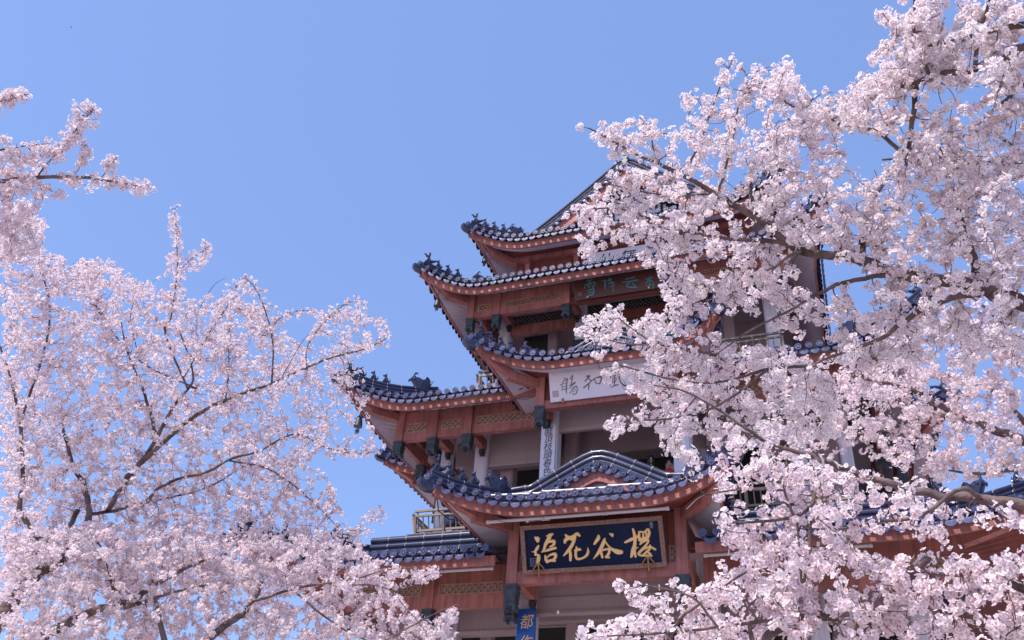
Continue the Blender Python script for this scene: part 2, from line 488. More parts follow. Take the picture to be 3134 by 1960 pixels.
def make_roof(P, T=None, sides=(-1, 1), hold=None):
    tx, ty, tz, mx, my, mz = P['tx'], P['ty'], P['tz'], P['mx'], P['my'], P['mz']
    hx, hy, hz, s0, yb = P['hx'], P['hy'], P['hz'], P['s0'], P['yb']
    ix, iy, iz = P['ix'], P['iy'], P['iz']
    fh, rs, sp = P.get('fh', .24), P.get('rs', 1.0), P.get('sp', .235)
    full = P.get('full', False); rm = P.get('rm', M['ridge'])
    ybk = (2 * YC - ty) if full else yb
    Lc = tx * (1 - s0)
    def rr(d): return max(0.0, 1 - d / Lc) ** 1.9
    def hip(w): return Vector((lerp(tx, hx, w), lerp(ty, hy, w), lerp(mz, hz, w) + (tz - mz) * (1 - w) ** 2.2))
    def E_front(x):
        r = rr(tx - abs(x)); return Vector((x, my - (my - ty) * r, mz + (tz - mz) * r))
    def T_front(x):
        if abs(x) <= hx: return Vector((x, hy, hz))
        p = hip((tx - abs(x)) / (tx - hx)); return Vector((math.copysign(p.x, x), p.y, p.z))
    def rs_side(y):
        r = rr(y - ty)
        if full: r = max(r, rr(ybk - y))
        return r
    def E_side(y, s):
        r = rs_side(y); return Vector((s * (mx + (tx - mx) * r), y, mz + (tz - mz) * r))
    def T_side(y, s):
        yy = y
        if full and y > YC: yy = 2 * YC - y
        if yy >= hy: return Vector((s * hx, y, hz))
        p = hip((yy - ty) / (hy - ty)); return Vector((s * p.x, y, p.z))
    def rib(a, b, n=7):
        L = (b - a).length; out = []
        for i in range(n):
            t = i / (n - 1); p = a.lerp(b, t); p.z -= P.get('sag', .055) * L * 4 * t * (1 - t); out.append(p)
        return out
    runs = []                                # (list of ribs, outward direction function)
    n = int(round(2 * tx / sp))
    xs = [-tx + .06 + (2 * tx - .12) * i / n for i in range(n + 1)]
    gap = P.get('gap', 0)
    fx = lambda q: ([x for x in q if not gap or x < -gap], [x for x in q if gap and x > gap])
    for part in fx(xs):
        if part: runs.append([(rib(E_front(x), T_front(x)), Vector((0.35 * math.copysign(rr(tx - abs(x)), x), -1, 0)).normalized()) for x in part])
    for s in sides:
        n = int(round((ybk - ty) / sp))
        ys = [ty + .06 + (ybk - ty - .06 - (.06 if full else 0)) * i / n for i in range(n + 1)]
        rb = [(rib(E_side(y, s), T_side(y, s)), Vector((s, -.35 * rr(y - ty), 0)).normalized()) for y in ys]
        runs.append(rb)
    sheet = MB(); tl, fl = [], []
    for rb in runs:
        tiles = MB(); tl.append(tiles)
        sheet.grid([r for r, _ in rb])
        for i, (r, od) in enumerate(rb):
            if (r[-1] - r[0]).length > .3:
                tiles.tube([p + Vector((0, 0, .012)) for p in r[:-1] + [r[-1].lerp(r[-2], .15)]], .052, 7, caps=False)
            c = r[0] + Vector((0, 0, .036)) + od * .05
            ax = (od + Vector((0, 0, -.02))).normalized()
            jr = .076 + random.uniform(-.003, .003)
            tiles.lathe(c - ax * .02 + Vector((0, 0, random.uniform(-.006, .006))), [(jr, 0), (jr, .052), (jr * .8, .052), (jr * .76, .043), (jr * .42, .043), (jr * .34, .056), (.002, .058)], 14, ax=ax)
            if i + 1 < len(rb):
                m = (r[0] + rb[i + 1][0][0]) / 2 + Vector((0, 0, -.030))
                e = (rb[i + 1][0][0] - r[0]); e = e.normalized()
                dn = Vector((0, 0, -1)) + od * .10
                jz = random.uniform(-.006, .006)
                fan = [(-.098, .005), (-.098, -.035), (-.082, -.095), (-.045, -.138), (0, -.155), (.045, -.138), (.082, -.095), (.098, -.035), (.098, .005), (.055, -.03), (0, -.045), (-.055, -.03)]
                f1 = [m + e * (a * 1.08) - dn * (h + jz) + od * .035 for a, h in fan]
                f2 = [p - od * .016 for p in f1]
                k = len(fan)
                c1 = m - dn * (-.075 + jz) + od * .048; c2 = m - dn * (-.075 + jz) + od * .019
                fs = [(j, (j + 1) % k, 2 * k) for j in range(k)] + [(k + (j + 1) % k, k + j, 2 * k + 1) for j in range(k)] + [(j, j + k, (j + 1) % k + k, (j + 1) % k) for j in range(k)]
                tiles.add(f1 + f2 + [c1, c2], fs)
    # fascia and soffit
    pr = [(-.03, -.07), (.03, -.07), (.03, -.07 - fh), (-.03, -.07 - fh)]
    xs2 = [-(tx - .14) + 2 * (tx - .14) * i / 60 for i in range(61)]
    frs = [[E_front(x) + Vector((0, .15, 0)) for x in q] for q in fx(xs2) if q]
    for fr in frs: fl.append(MB()); fl[-1].sweep(fr, pr)
    n2 = 60
    sfs = []
    zb = Vector((0, 0, -.055 - fh))
    for fr in frs:
        A_ = [p + zb + Vector((0, .02, 0)) for p in fr]; B_ = [Vector((p.x / (tx - .14) * ix, iy, iz)) for p in fr]
        k = P.get('strip', .42)
        q = MB(); q.grid([[a.lerp(b, k) + Vector((0, 0, .035)) for a, b in zip(A_, B_)], B_]); sfs.append(('front_soffit', q))
        if k > 0:
            q = MB(); q.grid([A_, [a.lerp(b, k) - Vector((0, 0, .02)) for a, b in zip(A_, B_)], [a.lerp(b, k) + Vector((0, 0, .05)) for a, b in zip(A_, B_)]]); sfs.append(('eave_board', q))
    for s in sides:
        ys2 = [ty + .14 + (ybk - (.14 if full else 0) - ty - .14) * i / n2 for i in range(n2 + 1)]
        sd = [E_side(y, s) + Vector((-s * .15, 0, 0)) for y in ys2]
        fl.append(MB()); fl[-1].sweep(sd, pr)
        iyb = (2 * YC - iy) if full else yb
        q = MB(); sfs.append(('side_soffit', q))
        q.grid([[p + zb + Vector((-s * .02, 0, 0)) for p in sd], [Vector((s * ix, lerp(iy, iyb, (y - ys2[0]) / (ys2[-1] - ys2[0])), iz)) for y in ys2]])
    roof = pb(sheet, 'roof', M['tile'], hold or pagoda, T)
    for q in tl: pb(q, 'eave_tiles', M['tile'], roof, T, smooth=True)
    for q in fl: pb(q, 'fascia', M['red'], roof, T, smooth=True)
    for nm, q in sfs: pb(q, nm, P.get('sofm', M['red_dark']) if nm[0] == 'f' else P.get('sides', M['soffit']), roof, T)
    # corners
    for s in sides:
        H = [hip(i / 24) for i in range(25)]
        path = [Vector((s * p.x, p.y, p.z + .02)) for p in H[1:]]
        pb(ridge_mb(path, rs * .76), 'hip_ridge', [rm, M['mortar']], roof, T, smooth=True)
        tip = Vector((s * (tx - .1), ty + .13, tz - .22))
        post = Vector((s * (ix - .06), iy + .06, iz - .13))
        el = post.lerp(tip, .52); el.z = iz - .19 + (tz - mz) * .05
        mid = el.lerp(tip, .5); mid.z -= .05 * (tz - mz)
        cb = MB()
        cb.sweep([post, el], [(-.085, -.11), (.085, -.11), (.085, .11), (-.085, .11)])
        cb.sweep([post.lerp(el, .93), mid, tip], [(-.08, -.03), (.08, -.03), (.08, .16), (-.08, .16)])
        pb(cb, 'corner_beam', M['red'], roof, T)
        dd = Vector((s * (tx - ix), ty - iy, 0)).normalized()
        th = tiphead_mb(P.get('hs', 1.0)); th.xf(frame_fn(tip + Vector((0, 0, .06)) + dd * .1, dd))
        pb(th, 'corner_dragon_head', M['ridge'], roof, T, smooth=True)
        dh = Vector((s * (tx - hx), ty - hy, 0)).normalized()
        for w, kind in [(a, 'b') for a in P['beasts']] + [(P['dragon'], 'd')]:
            p = hip(w); p = Vector((s * p.x, p.y, p.z + .26 * rs))
            k = 'r' if w == P['beasts'][0] else kind
            pr_ = {'r': RIDER, 'b': BEAST, 'd': DRAG}[k]
            copy_to(pr_, roof, T, tuple(p - (Vector((0, 0, .13 * P.get('ds', 1))) if k == 'd' else Vector((0, 0, 0)))), (dh.x, dh.y), P.get('ds', 1.0) if k == 'd' else P.get('bs', 1.0) * 1.3)
    # gable on top
    if 'gx' in P:
        gx, gy, gyb, gz, gp = P['gx'], P['gy'], P['gyb'], P['gz'], P['gp']
        a = P.get('round', .16)
        def vg(x):
            t = abs(x) / gx
            f = (math.sqrt(t * t + a * a) - a) / (math.sqrt(1 + a * a) - a)
            return gz + (gp - gz) * (1 - f) - P.get('gsag', 0) * 4 * t * (1 - t)
        gxs = [-gx + 2 * gx * i / 64 for i in range(65)]
        gs = MB(); ys3 = [gy - .04 + (gyb - gy + .04) * j / 3 for j in range(4)]
        gs.grid([[Vector((x, y, vg(x))) for x in gxs] for y in ys3])
        nr = max(3, int((gyb - gy) / .24))
        for j in range(1, nr):
            y = gy + (gyb - gy) * j / nr
            gs.tube([(x, y, vg(x) + .012) for x in gxs[::2]], .05, 6, caps=False)
        pb(gs, 'gable_roof', M['tile'], roof, T, smooth=True)
        ends = [] if P.get('sharp') else [Vector((hx + .02, hy - .02, P['gz'] - .09))]
        path = [Vector((-e.x, e.y, e.z)) for e in ends] + [Vector((x, gy, vg(x))) for x in gxs] + ends
        pb(ridge_mb(path, rs * 1.02), 'verge_ridge', [rm, M['mortar'] if rm is M['ridge'] else rm], roof, T, smooth=True)
        vt = MB()
        arc = arc_resample([Vector((x, gy, vg(x))) for x in gxs], P.get('sp', .235) * .98)
        for i, p in enumerate(arc):
            tg = (arc[min(i + 1, len(arc) - 1)] - arc[max(i - 1, 0)]).normalized()
            nn = Vector((-tg.z, 0, tg.x)); nn = nn if nn.z > 0 else -nn
            c = p + nn * -.075 + Vector((0, -.10, 0))
            vt.lathe(c, [(.074, 0), (.074, .05), (.06, .05), (.057, .042), (.03, .042), (.026, .054), (.002, .056)], 14, ax=(0, -1, -.15))
            vt.tube([c + Vector((0, .22, 0)), c], .055, 7)
            if i + 1 < len(arc):
                m = (p + arc[i + 1]) / 2 + Vector((0, -.105, 0)) - nn * .07
                fan = [(-.095, .005), (-.095, -.035), (-.08, -.095), (-.045, -.135), (0, -.15), (.045, -.135), (.08, -.095), (.095, -.035), (.095, .005), (0, -.03)]
                f1 = [m + tg * u + nn * h for u, h in fan]; f2 = [q + Vector((0, .016, 0)) for q in f1]; k = len(fan)
                c1 = m - nn * .07 + Vector((0, -.012, 0)); c2 = m - nn * .07 + Vector((0, .016, 0))
                vt.add(f1 + f2 + [c1, c2], [(j, (j + 1) % k, 2 * k) for j in range(k)] + [(k + (j + 1) % k, k + j, 2 * k + 1) for j in range(k)] + [(j, j + k, (j + 1) % k + k, (j + 1) % k) for j in range(k)])
        band = [(x, vg(x) - .0) for x in gxs] + [(x, vg(x) - .15) for x in gxs[::-1]]
        vt.prism(band, gy - .07, gy - .04)
        pb(vt, 'verge_tiles', M['tile'], roof, T, smooth=True)
        bh = P.get('bh', .30); bb = MB()
        def outer(x): return vg(x) - .12
        nx = len(gxs)
        v, f = [], []
        for y in (gy - .03, gy + .05):
            for x in gxs: v.append((x, y, outer(x)))
            for x in gxs: v.append((x, y, min(outer(x) - .02, outer(x * 1.0) - bh + (.0))))
        for i in range(nx - 1):
            f += [(i, i + 1, nx + i + 1, nx + i), (2 * nx + i + 1, 2 * nx + i, 3 * nx + i, 3 * nx + i + 1), (nx + i, nx + i + 1, 3 * nx + i + 1, 3 * nx + i), (i + 1, i, 2 * nx + i, 2 * nx + i + 1)]
        bb.add(v, f)
        pb(bb, 'bargeboard', M['red'], roof, T)
        zf = P['hz'] - .25
        pd = MB(); rc = P.get('rec', .16); v = [(x, gy + rc, max(zf, outer(x) - bh + .06)) for x in gxs] + [(x, gy + rc, zf) for x in gxs]
        pd.add(v, [(i, i + 1, nx + i + 1, nx + i) for i in range(nx - 1)])
        ped = pb(pd, 'pediment', P.get('pedm', M['white']), roof, T)
        if P.get('slats'):
            sm = MB(); x = -gx + .25
            while x < gx - .2:
                zt = outer(x) - bh + .05
                if zt > zf + .1: sm.box(x - .04, x + .04, gy + rc - .05, gy + rc - .002, zf, zt)
                x += .17
            pb(sm, 'slats', M['soffit'], ped, T)
    return roof

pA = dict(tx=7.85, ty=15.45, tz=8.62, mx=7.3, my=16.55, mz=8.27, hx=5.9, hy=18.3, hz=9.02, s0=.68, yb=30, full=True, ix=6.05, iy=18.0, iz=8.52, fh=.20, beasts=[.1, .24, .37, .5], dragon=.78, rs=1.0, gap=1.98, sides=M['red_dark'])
pB = dict(tx=3.12, ty=15.2, tz=9.36, mx=2.72, my=15.86, mz=8.99, hx=1.95, hy=17.0, hz=9.52, s0=.34, yb=18.45, ix=1.8, iy=17.0, iz=9.03, fh=.21, strip=0, beasts=[.12, .27, .42, .56], dragon=.86,
          gx=1.42, gy=17.08, gyb=18.6, gz=9.57, gp=10.26, bh=.30, rs=1.0, round=.09)
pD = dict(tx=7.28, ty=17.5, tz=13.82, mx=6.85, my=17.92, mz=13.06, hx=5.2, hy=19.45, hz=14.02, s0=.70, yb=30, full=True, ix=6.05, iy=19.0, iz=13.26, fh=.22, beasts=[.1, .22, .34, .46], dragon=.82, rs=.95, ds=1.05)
pP = dict(tx=2.98, ty=16.3, tz=13.52, mx=2.6, my=16.85, mz=13.07, hx=1.7, hy=18.0, hz=13.5, s0=.34, yb=19.35, ix=1.66, iy=17.75, iz=13.0, fh=.21, beasts=[.13, .28, .42, .56], dragon=.86,
          gx=1.22, gy=18.1, gyb=19.6, gz=13.52, gp=14.12, bh=.28, rs=.95)
pF = dict(tx=5.62, ty=17.95, tz=17.62, mx=5.25, my=18.25, mz=16.80, hx=3.7, hy=20.15, hz=17.8, s0=.66, yb=30, full=True, ix=4.46, iy=19.2, iz=17.04, fh=.22, beasts=[.1, .21, .32, .43], dragon=.72, rs=.85, ds=.95, rm=M['ridge_dull'])
pG = dict(tx=4.66, ty=18.8, tz=19.62, mx=4.35, my=19.2, mz=19.06, hx=2.95, hy=20.12, hz=19.72, s0=.62, yb=30, full=True, ix=3.6, iy=20.2, iz=19.12, fh=.24, beasts=[.13, .27, .41, .55], dragon=.75, rs=.85, ds=.8,
          gx=2.9, gy=20.15, gyb=2 * YC - 20.15, gz=19.78, gp=22.2, bh=.50, round=.02, gsag=.06, sharp=True, rm=M['ridge_dull'], slats=True, rec=.55, pedm=M['lattice_dark'])

# the first of each kind of ridge figure stands on the gate roof; the others are copies of its mesh
_holder = bpy.data.objects.new('holder', None)
def proto(mb, name):
    me_o = mb.build(name, M['ridge'], None, True)
    COL.objects.unlink(me_o)
    return me_o
BEAST, RIDER, DRAG = proto(beast_mb(), 'ridge_beast'), proto(beast_mb(True), 'ridge_rider'), proto(dragon_mb(), 'ridge_dragon')
bpy.data.objects.remove(_holder)

def T_wing(p): return (p[0] + max(0.0, p[0] - 2.1) * .20, p[1], p[2])   # the right wing is the longer one
rA = make_roof(pA, T_wing)
rB = make_roof(pB)
rD = make_roof(pD)
rP = make_roof(pP)
rF = make_roof(pF)
rG = make_roof(pG)
def T_left(p): return (p[1] - 24.2, YC - p[0], p[2])
def T_right(p): return (24.2 - p[1], YC + p[0], p[2])
rE1 = make_roof(pP, T_left)
rE2 = make_roof(pP, T_right)

# long ridge of the lowest roof along the foot of the balcony
for s in (-1, 1):
    pb(ridge_mb([(s * 5.9, 18.3, 9.04), (s * 2.02, 18.3, 9.04)], 1.25, .46), 'wall_ridge', [M['ridge'], M['mortar']], rA, T_wing, smooth=True)
# ridge along the top roof and its end finial
pb(ridge_mb([(0, 20.0, 22.1), (0, 2 * YC - 20.0, 22.1)], 1.2), 'main_ridge', [M['ridge'], M['mortar']], rG, smooth=True)
fin = MB()
fin.box(-.09, .09, 20.0, 20.22, 22.45, 22.75); fin.box(-.12, .12, 19.96, 20.26, 22.75, 22.80); fin.lathe((0, 20.1, 22.80), [(.06, 0), (.09, .05), (.05, .12), (.07, .16), (.01, .26)], 10)
pb(fin, 'ridge_finial', M['ridge'], rG)

# ---- frames: hanging posts with carved pendants, beams, lattices
def pendant(parent, x, y, zt, h, w, T=None):
    b = MB()
    zs = [(zt, 1.12), (zt - .05, 1.12), (zt - .051, .98), (zt - .10, .98), (zt - .101, 1.1), (zt - .14, 1.1)]
    b.box(x - w * .58, x + w * .58, y - w * .58, y + w * .58, zt - .06, zt - .002)
    b.box(x - w * .52, x + w * .52, y - w * .52, y + w * .52, zt - .11, zt - .06)
    b.box(x - w * .57, x + w * .57, y - w * .57, y + w * .57, zt - .15, zt - .11)
    lo = zt - h + .06; q0, q1 = w * .55, w * .47
    v = [(x + a * q, y + c * q, z) for z, q in ((zt - .15, q0), (lo, q1)) for a, c in ((-1, -1), (1, -1), (1, 1), (-1, 1))]
    b.add(v, [(0, 1, 5, 4), (1, 2, 6, 5), (2, 3, 7, 6), (3, 0, 4, 7), (4, 5, 6, 7)])
    for k in range(1, 4):                    # carved panel lines
        z = lerp(zt - .17, lo + .02, k / 4)
        b.box(x - w * .40, x + w * .40, y - w * .56, y - w * .45, z - .012, z + .012)
        b.box(x + w * .45, x + w * .56, y - w * .40, y + w * .40, z - .012, z + .012)
    for a in (-1, 1): b.box(x + a * w * .42 - .012, x + a * w * .42 + .012, y - w * .57, y - w * .45, lo + .02, zt - .17)
    b.box(x - w * .54, x + w * .54, y - w * .54, y + w * .54, lo - .03, lo)
    for a in (-1, 1):
        for c in (-1, 1): b.box(x + a * w * .4 - .03, x + a * w * .4 + .03, y + c * w * .4 - .03, y + c * w * .4 + .03, lo - .10, lo - .03)
    pb(b, 'pendant', M['pend'], parent, T)

def hang_post(x, y, z0, z1, w, ph, T=None):
    b = MB(); b.box(x - w / 2, x + w / 2, y - w / 2, y + w / 2, z0, z1)
    o = pb(b, 'hanging_post', M['red'], None, T)
    if ph: pendant(o, x, y, z0, ph, w, T)
    return o

def lattice(x0, x1, y, z0, z1, m='lattice', back='backing', step=.15, bw=.030, T=None, alongy=False):
    """crossing diagonal bars in a frame before a pale board"""
    f = MB()
    def put(a, b):
        f.bar((a[0], y, a[1]), (b[0], y, b[1]), bw, .022, up=(0, 1, 0))
    H = z1 - z0; n = int((x1 - x0 + H) / step) + 1
    for sgn in (1, -1):
        for i in range(n + 1):
            c = x0 - H + i * step if sgn > 0 else x0 + i * step
            pts = []
            if sgn > 0:
                a, b = (c, z0), (c + H, z1)
            else:
                a, b = (c, z0), (c - H, z1)
            lo, hi = 0.0, 1.0
            dx = b[0] - a[0]
            for lim, sg in ((x0, 1), (x1, -1)):
                t = (lim - a[0]) / dx
                if sg * dx > 0: lo = max(lo, t)
                else: hi = min(hi, t)
            if hi - lo > .03: put((lerp(a[0], b[0], lo), lerp(a[1], b[1], lo)), (lerp(a[0], b[0], hi), lerp(a[1], b[1], hi)))
    for z in (z0 + .012, z1 - .012): f.bar((x0, y - .004, z), (x1, y - .004, z), .03, .03, up=(0, 1, 0))
    for x in (x0 + .012, x1 - .012): f.bar((x, y - .003, z0), (x, y - .003, z1), .03, .03, up=(0, 1, 0))
    o = pb(f, 'lattice', M[m], None, T)
    if back:
        b = MB(); b.box(x0, x1, y + .035, y + .05, z0, z1)
        pb(b, 'backing_board', M[back], o, T)
    return o

def part_box(name, m, *boxes, T=None, parent=None):
    b = MB()
    for q in boxes: b.box(*q)
    return pb(b, name, M[m], parent, T)

def bay(xs, y, zb0, zl0, zl1, zt, w, ph, T=None, skip=None, dark=False, step=.15):
    """a row of hanging posts with lower beam, lattice and frieze between them"""
    for x in xs: hang_post(x, y, zb0, zt, w, ph, T)
    for a, b in zip(xs, xs[1:]):
        x0, x1 = a + w / 2, b - w / 2
        if skip and skip(a, b): continue
        part_box('lower_beam', 'red', (x0, x1, y - .06, y + .09, zb0 + .005, zl0), T=T)
        lattice(x0 + .10, x1 - .10, y - .04, zl0, zl1, T=T, step=step, back=None if dark else 'backing')
        for q in (x0, x1 - .10): part_box('lattice_stile', 'red', (q, q + .10, y - .052, y + .07, zl0, zl1), T=T)
        part_box('frieze', 'red', (x0, x1, y - .045, y + .08, zl1, zt), T=T)

def depth_beam(x, y0, y1, z0, z1, w, m='red', T=None): part_box('depth_beam', m, (x - w / 2, x + w / 2, y0, y1, z0, z1), T=T)
def column(x, y, z0, z1, w, d=None, m='white', T=None):
    d = d or w
    b = MB(); c = min(w, d) * .12
    pl = [(x - w / 2 + c, y - d / 2), (x + w / 2 - c, y - d / 2), (x + w / 2, y - d / 2 + c), (x + w / 2, y + d / 2), (x - w / 2, y + d / 2), (x - w / 2, y - d / 2 + c)]
    n = len(pl)
    b.add([(p[0], p[1], z0) for p in pl] + [(p[0], p[1], z1) for p in pl], [tuple(range(n)), tuple(range(2 * n - 1, n - 1, -1))] + [(i, (i + 1) % n, n + (i + 1) % n, n + i) for i in range(n)])
    return pb(b, 'column', M[m], None, T)

# gate porch (B)
for s in (-1, 1):
    hang_post(s * 1.75, 17.0, 7.66, 9.06, .23, .48)
    depth_beam(s * 1.75, 17.12, 18.46, 7.78, 8.10, .17)
    depth_beam(s * 1.75, 17.12, 18.46, 8.62, 8.86, .15)
    lattice(s * 1.56 - .075, s * 1.56 + .075, 17.02, 7.93, 8.30, step=.12)
    part_box('side_panel', 'red_dark', (s * 1.56 - .08, s * 1.56 + .08, 16.98, 17.06, 8.30, 9.0))
part_box('lower_beam', 'red', (-1.635, 1.635, 16.93, 17.10, 7.66, 7.92))
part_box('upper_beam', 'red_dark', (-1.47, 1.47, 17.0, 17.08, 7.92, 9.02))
part_box('porch_ceiling', 'white', (-1.64, 1.64, 17.10, 18.6, 8.90, 8.94))
# lowest storey
bay([-5.95, -4.05, -2.12], 18.0, 7.56, 7.86, 8.11, 8.53, .22, .30)
bay([2.12, 4.5, 6.75], 18.0, 7.56, 7.86, 8.11, 8.53, .22, .30)
for s in (-1, 1):
    column(s * 1.97, 18.66, 0, 8.9, .40, .36)
    for x in (4.05, 5.95):
        column(s * x, 19.35, 0, 8.5, .36)
        depth_beam(s * x, 18.12, 19.17, 7.46, 7.74, .16)
    part_box('lintel', 'pink', (s * 3.1 - .85, s * 3.1 + .77, 19.26, 19.44, 7.36, 8.5), (s * 3.1 - .85, s * 3.1 + .77, 19.20, 19.26, 7.36, 7.44))
    part_box('lintel', 'pink', (s * 5.0 - .76, s * 5.0 + .76, 19.26, 19.44, 7.36, 8.5), (s * 5.0 - .76, s * 5.0 + .76, 19.20, 19.26, 7.36, 7.44))
part_box('lintel', 'pink', (-1.77, 1.77, 18.66, 18.80, 7.56, 8.9), (-1.77, 1.77, 18.60, 18.66, 7.52, 7.62), (-1.77, 1.77, 18.62, 18.66, 7.86, 7.93), (-1.77, 1.77, 18.57, 18.60, 7.54, 7.57))
part_box('ceiling', 'pink', (-6.0, 6.0, 18.12, 30.7, 8.54, 8.58))
part_box('inner_beam', 'pink', (-6, 6, 19.62, 19.86, 7.72, 7.95))
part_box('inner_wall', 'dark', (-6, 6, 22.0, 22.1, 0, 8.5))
part_box('inner_wall', 'pink', (-6, 6, 20.1, 20.2, 7.75, 8.53))
for x in (-5.2, -3.4, -1.32, .45, 2.2, 3.8): column(x, 19.95, 0, 8.5, .28, m='pink')
# plinth-high side walls of the lowest storey
part_box('side_wall', 'pink', (-6.05, -5.9, 20.5, 30.7, 0, 8.5)); part_box('side_wall', 'pink', (5.9, 6.05, 20.5, 30.7, 0, 8.5))

# second storey
part_box('floor_slab', 'pink', (-5.2, 5.2, 18.98, 30, 9.50, 9.80), (-2.2, 2.2, 18.5, 18.98, 9.50, 9.80))
part_box('slab_edge', 'pend', (-5.32, 5.32, 18.86, 18.975, 9.66, 9.74))
bay([-5.96, -4.98, -3.99, -1.85], 19.0, 12.40, 12.63, 12.91, 13.27, .22, .40)
bay([1.85, 3.99, 4.98, 5.96], 19.0, 12.40, 12.63, 12.91, 13.27, .22, .40)
part_box('frieze', 'red', (-1.74, 1.74, 19.0, 19.08, 12.41, 13.27))
for s in (-1, 1):
    for x, w in ((5.13, .28), (4.06, .38)):
        column(s * x, 20.3, 9.8, 13.24, w)
    depth_beam(s * 4.98, 19.12, 20.15, 12.50, 12.78, .17); depth_beam(s * 3.99, 19.12, 20.10, 12.50, 12.78, .17)
    depth_beam(s * 5.96, 19.12, 20.4, 12.50, 12.78, .17)
    column(s * 1.6, 18.66, 9.8, 12.98, .40, .34)
    part_box('lintel', 'pink', (s * 2.9 - .97, s * 2.9 + .97, 20.25, 20.40, 12.05, 13.25), (s * 2.9 - .97, s * 2.9 + .97, 20.2, 20.25, 12.05, 12.13), (s * 2.9 - .97, s * 2.9 + .97, 20.22, 20.25, 12.4, 12.46))
    # side of the storey
    for y in (20.45, 22.2, 24.4, 26.6, 28.35, 29.8): hang_post(s * 5.96, y, 12.40, 13.27, .22, .40)
    part_box('side_beam', 'red', (s * 5.96 - .06, s * 5.96 + .06, 19.1, 29.8, 12.41, 12.63))
    part_box('side_frieze', 'red', (s * 5.96 - .04, s * 5.96 + .04, 19.1, 29.8, 12.9, 13.27))
    # porch of the second storey (P2)
    hang_post(s * 1.6, 17.75, 12.22, 13.03, .21, .48)
    depth_beam(s * 1.6, 17.86, 18.48, 12.20, 12.50, .16)
part_box('lower_beam', 'red', (-1.49, 1.49, 17.68, 17.85, 12.14, 12.36))
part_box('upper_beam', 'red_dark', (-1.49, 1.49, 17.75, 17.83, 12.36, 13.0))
part_box('porch_ceiling', 'pink', (-1.5, 1.5, 17.85, 18.98, 12.88, 12.92))
part_box('lintel', 'pink', (-1.4, 1.4, 18.66, 18.78, 12.02, 12.88), (-1.4, 1.4, 18.6, 18.66, 11.98, 12.08))
part_box('ceiling', 'pink', (-5.84, 5.84, 19.1, 29.7, 13.28, 13.32))
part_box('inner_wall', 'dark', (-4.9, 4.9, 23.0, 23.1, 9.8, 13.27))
part_box('inner_wall', 'pink', (-5.2, 5.2, 21.0, 21.1, 12.55, 13.27))
part_box('side_partition', 'pink', (-4.95, -3.75, 21.02, 21.08, 9.8, 12.55)); part_box('side_partition', 'pink', (3.75, 4.95, 21.02, 21.08, 9.8, 12.55))
for x in (-3.5, -1.72, 1.72, 3.5): column(x, 20.80, 9.8, 13.2, .38, m='pink')
# partition seen behind the balcony
part_box('partition', 'pink', (.50, .86, 20.4, 20.46, 9.8, 11.42), (.86, 1.3, 20.4, 20.46, 9.8, 11.78), (1.3, 1.95, 20.4, 20.46, 9.8, 12.1))

# third storey
part_box('floor_slab', 'pink', (-4.3, 4.3, 19.5, 29.3, 13.95, 14.16))
bay([-4.36, -3.57, -1.5, 1.5, 3.57, 4.36], 19.2, 16.26, 16.48, 16.70, 17.06, .20, .38, step=.13, dark=True, skip=lambda a, b: a == -1.5)
part_box('lower_beam', 'red_dark', (-1.4, 1.4, 19.2, 19.3, 16.27, 16.5))
for s in (-1, 1):
    column(s * 3.82, 20.6, 14.16, 17.2, .34); column(s * 1.45, 20.6, 14.16, 17.2, .34)
    for x in (4.36, 3.57, 1.5): depth_beam(s * x, 19.3, 20.44, 16.62, 16.90, .15)
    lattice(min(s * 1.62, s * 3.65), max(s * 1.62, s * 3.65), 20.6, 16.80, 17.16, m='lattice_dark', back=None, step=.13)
    part_box('inner_beam', 'red', (min(s * 1.62, s * 3.65), max(s * 1.62, s * 3.65), 20.52, 20.68, 16.5, 16.8))
    for y in (20.6, 22.4, 24.4, 26.4, 28.2, 29.6): hang_post(s * 4.36, y, 16.26, 17.06, .2, .38)
    part_box('side_beam', 'red', (s * 4.36 - .06, s * 4.36 + .06, 19.3, 29.6, 16.27, 16.48))
    part_box('side_frieze', 'red', (s * 4.36 - .04, s * 4.36 + .04, 19.3, 29.6, 16.7, 17.06))
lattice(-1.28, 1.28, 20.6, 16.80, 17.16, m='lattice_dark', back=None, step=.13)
part_box('inner_beam', 'red_dark', (-1.28, 1.28, 20.52, 20.68, 16.5, 16.8))
part_box('ceiling', 'pink', (-4.3, 4.3, 19.3, 29.5, 17.20, 17.24))
part_box('inner_wall', 'pink', (-3.6, 3.6, 22.6, 22.7, 14.16, 17.2)); part_box('opening_shade', 'dark', (-3.6, -2.75, 21.6, 21.66, 14.16, 17.1)); part_box('opening_shade', 'dark', (.2, 1.2, 21.6, 21.66, 14.16, 16.9))  # solid panels coloured dark in place of the unlit openings
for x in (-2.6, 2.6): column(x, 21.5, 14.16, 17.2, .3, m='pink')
for q in (-2.6, 0, 2.6): part_box('opening_shade', 'dark', (q - .75, q + .75, 22.52, 22.58, 14.16, 16.0))  # more solid panels, the darkness of the openings put into their colour
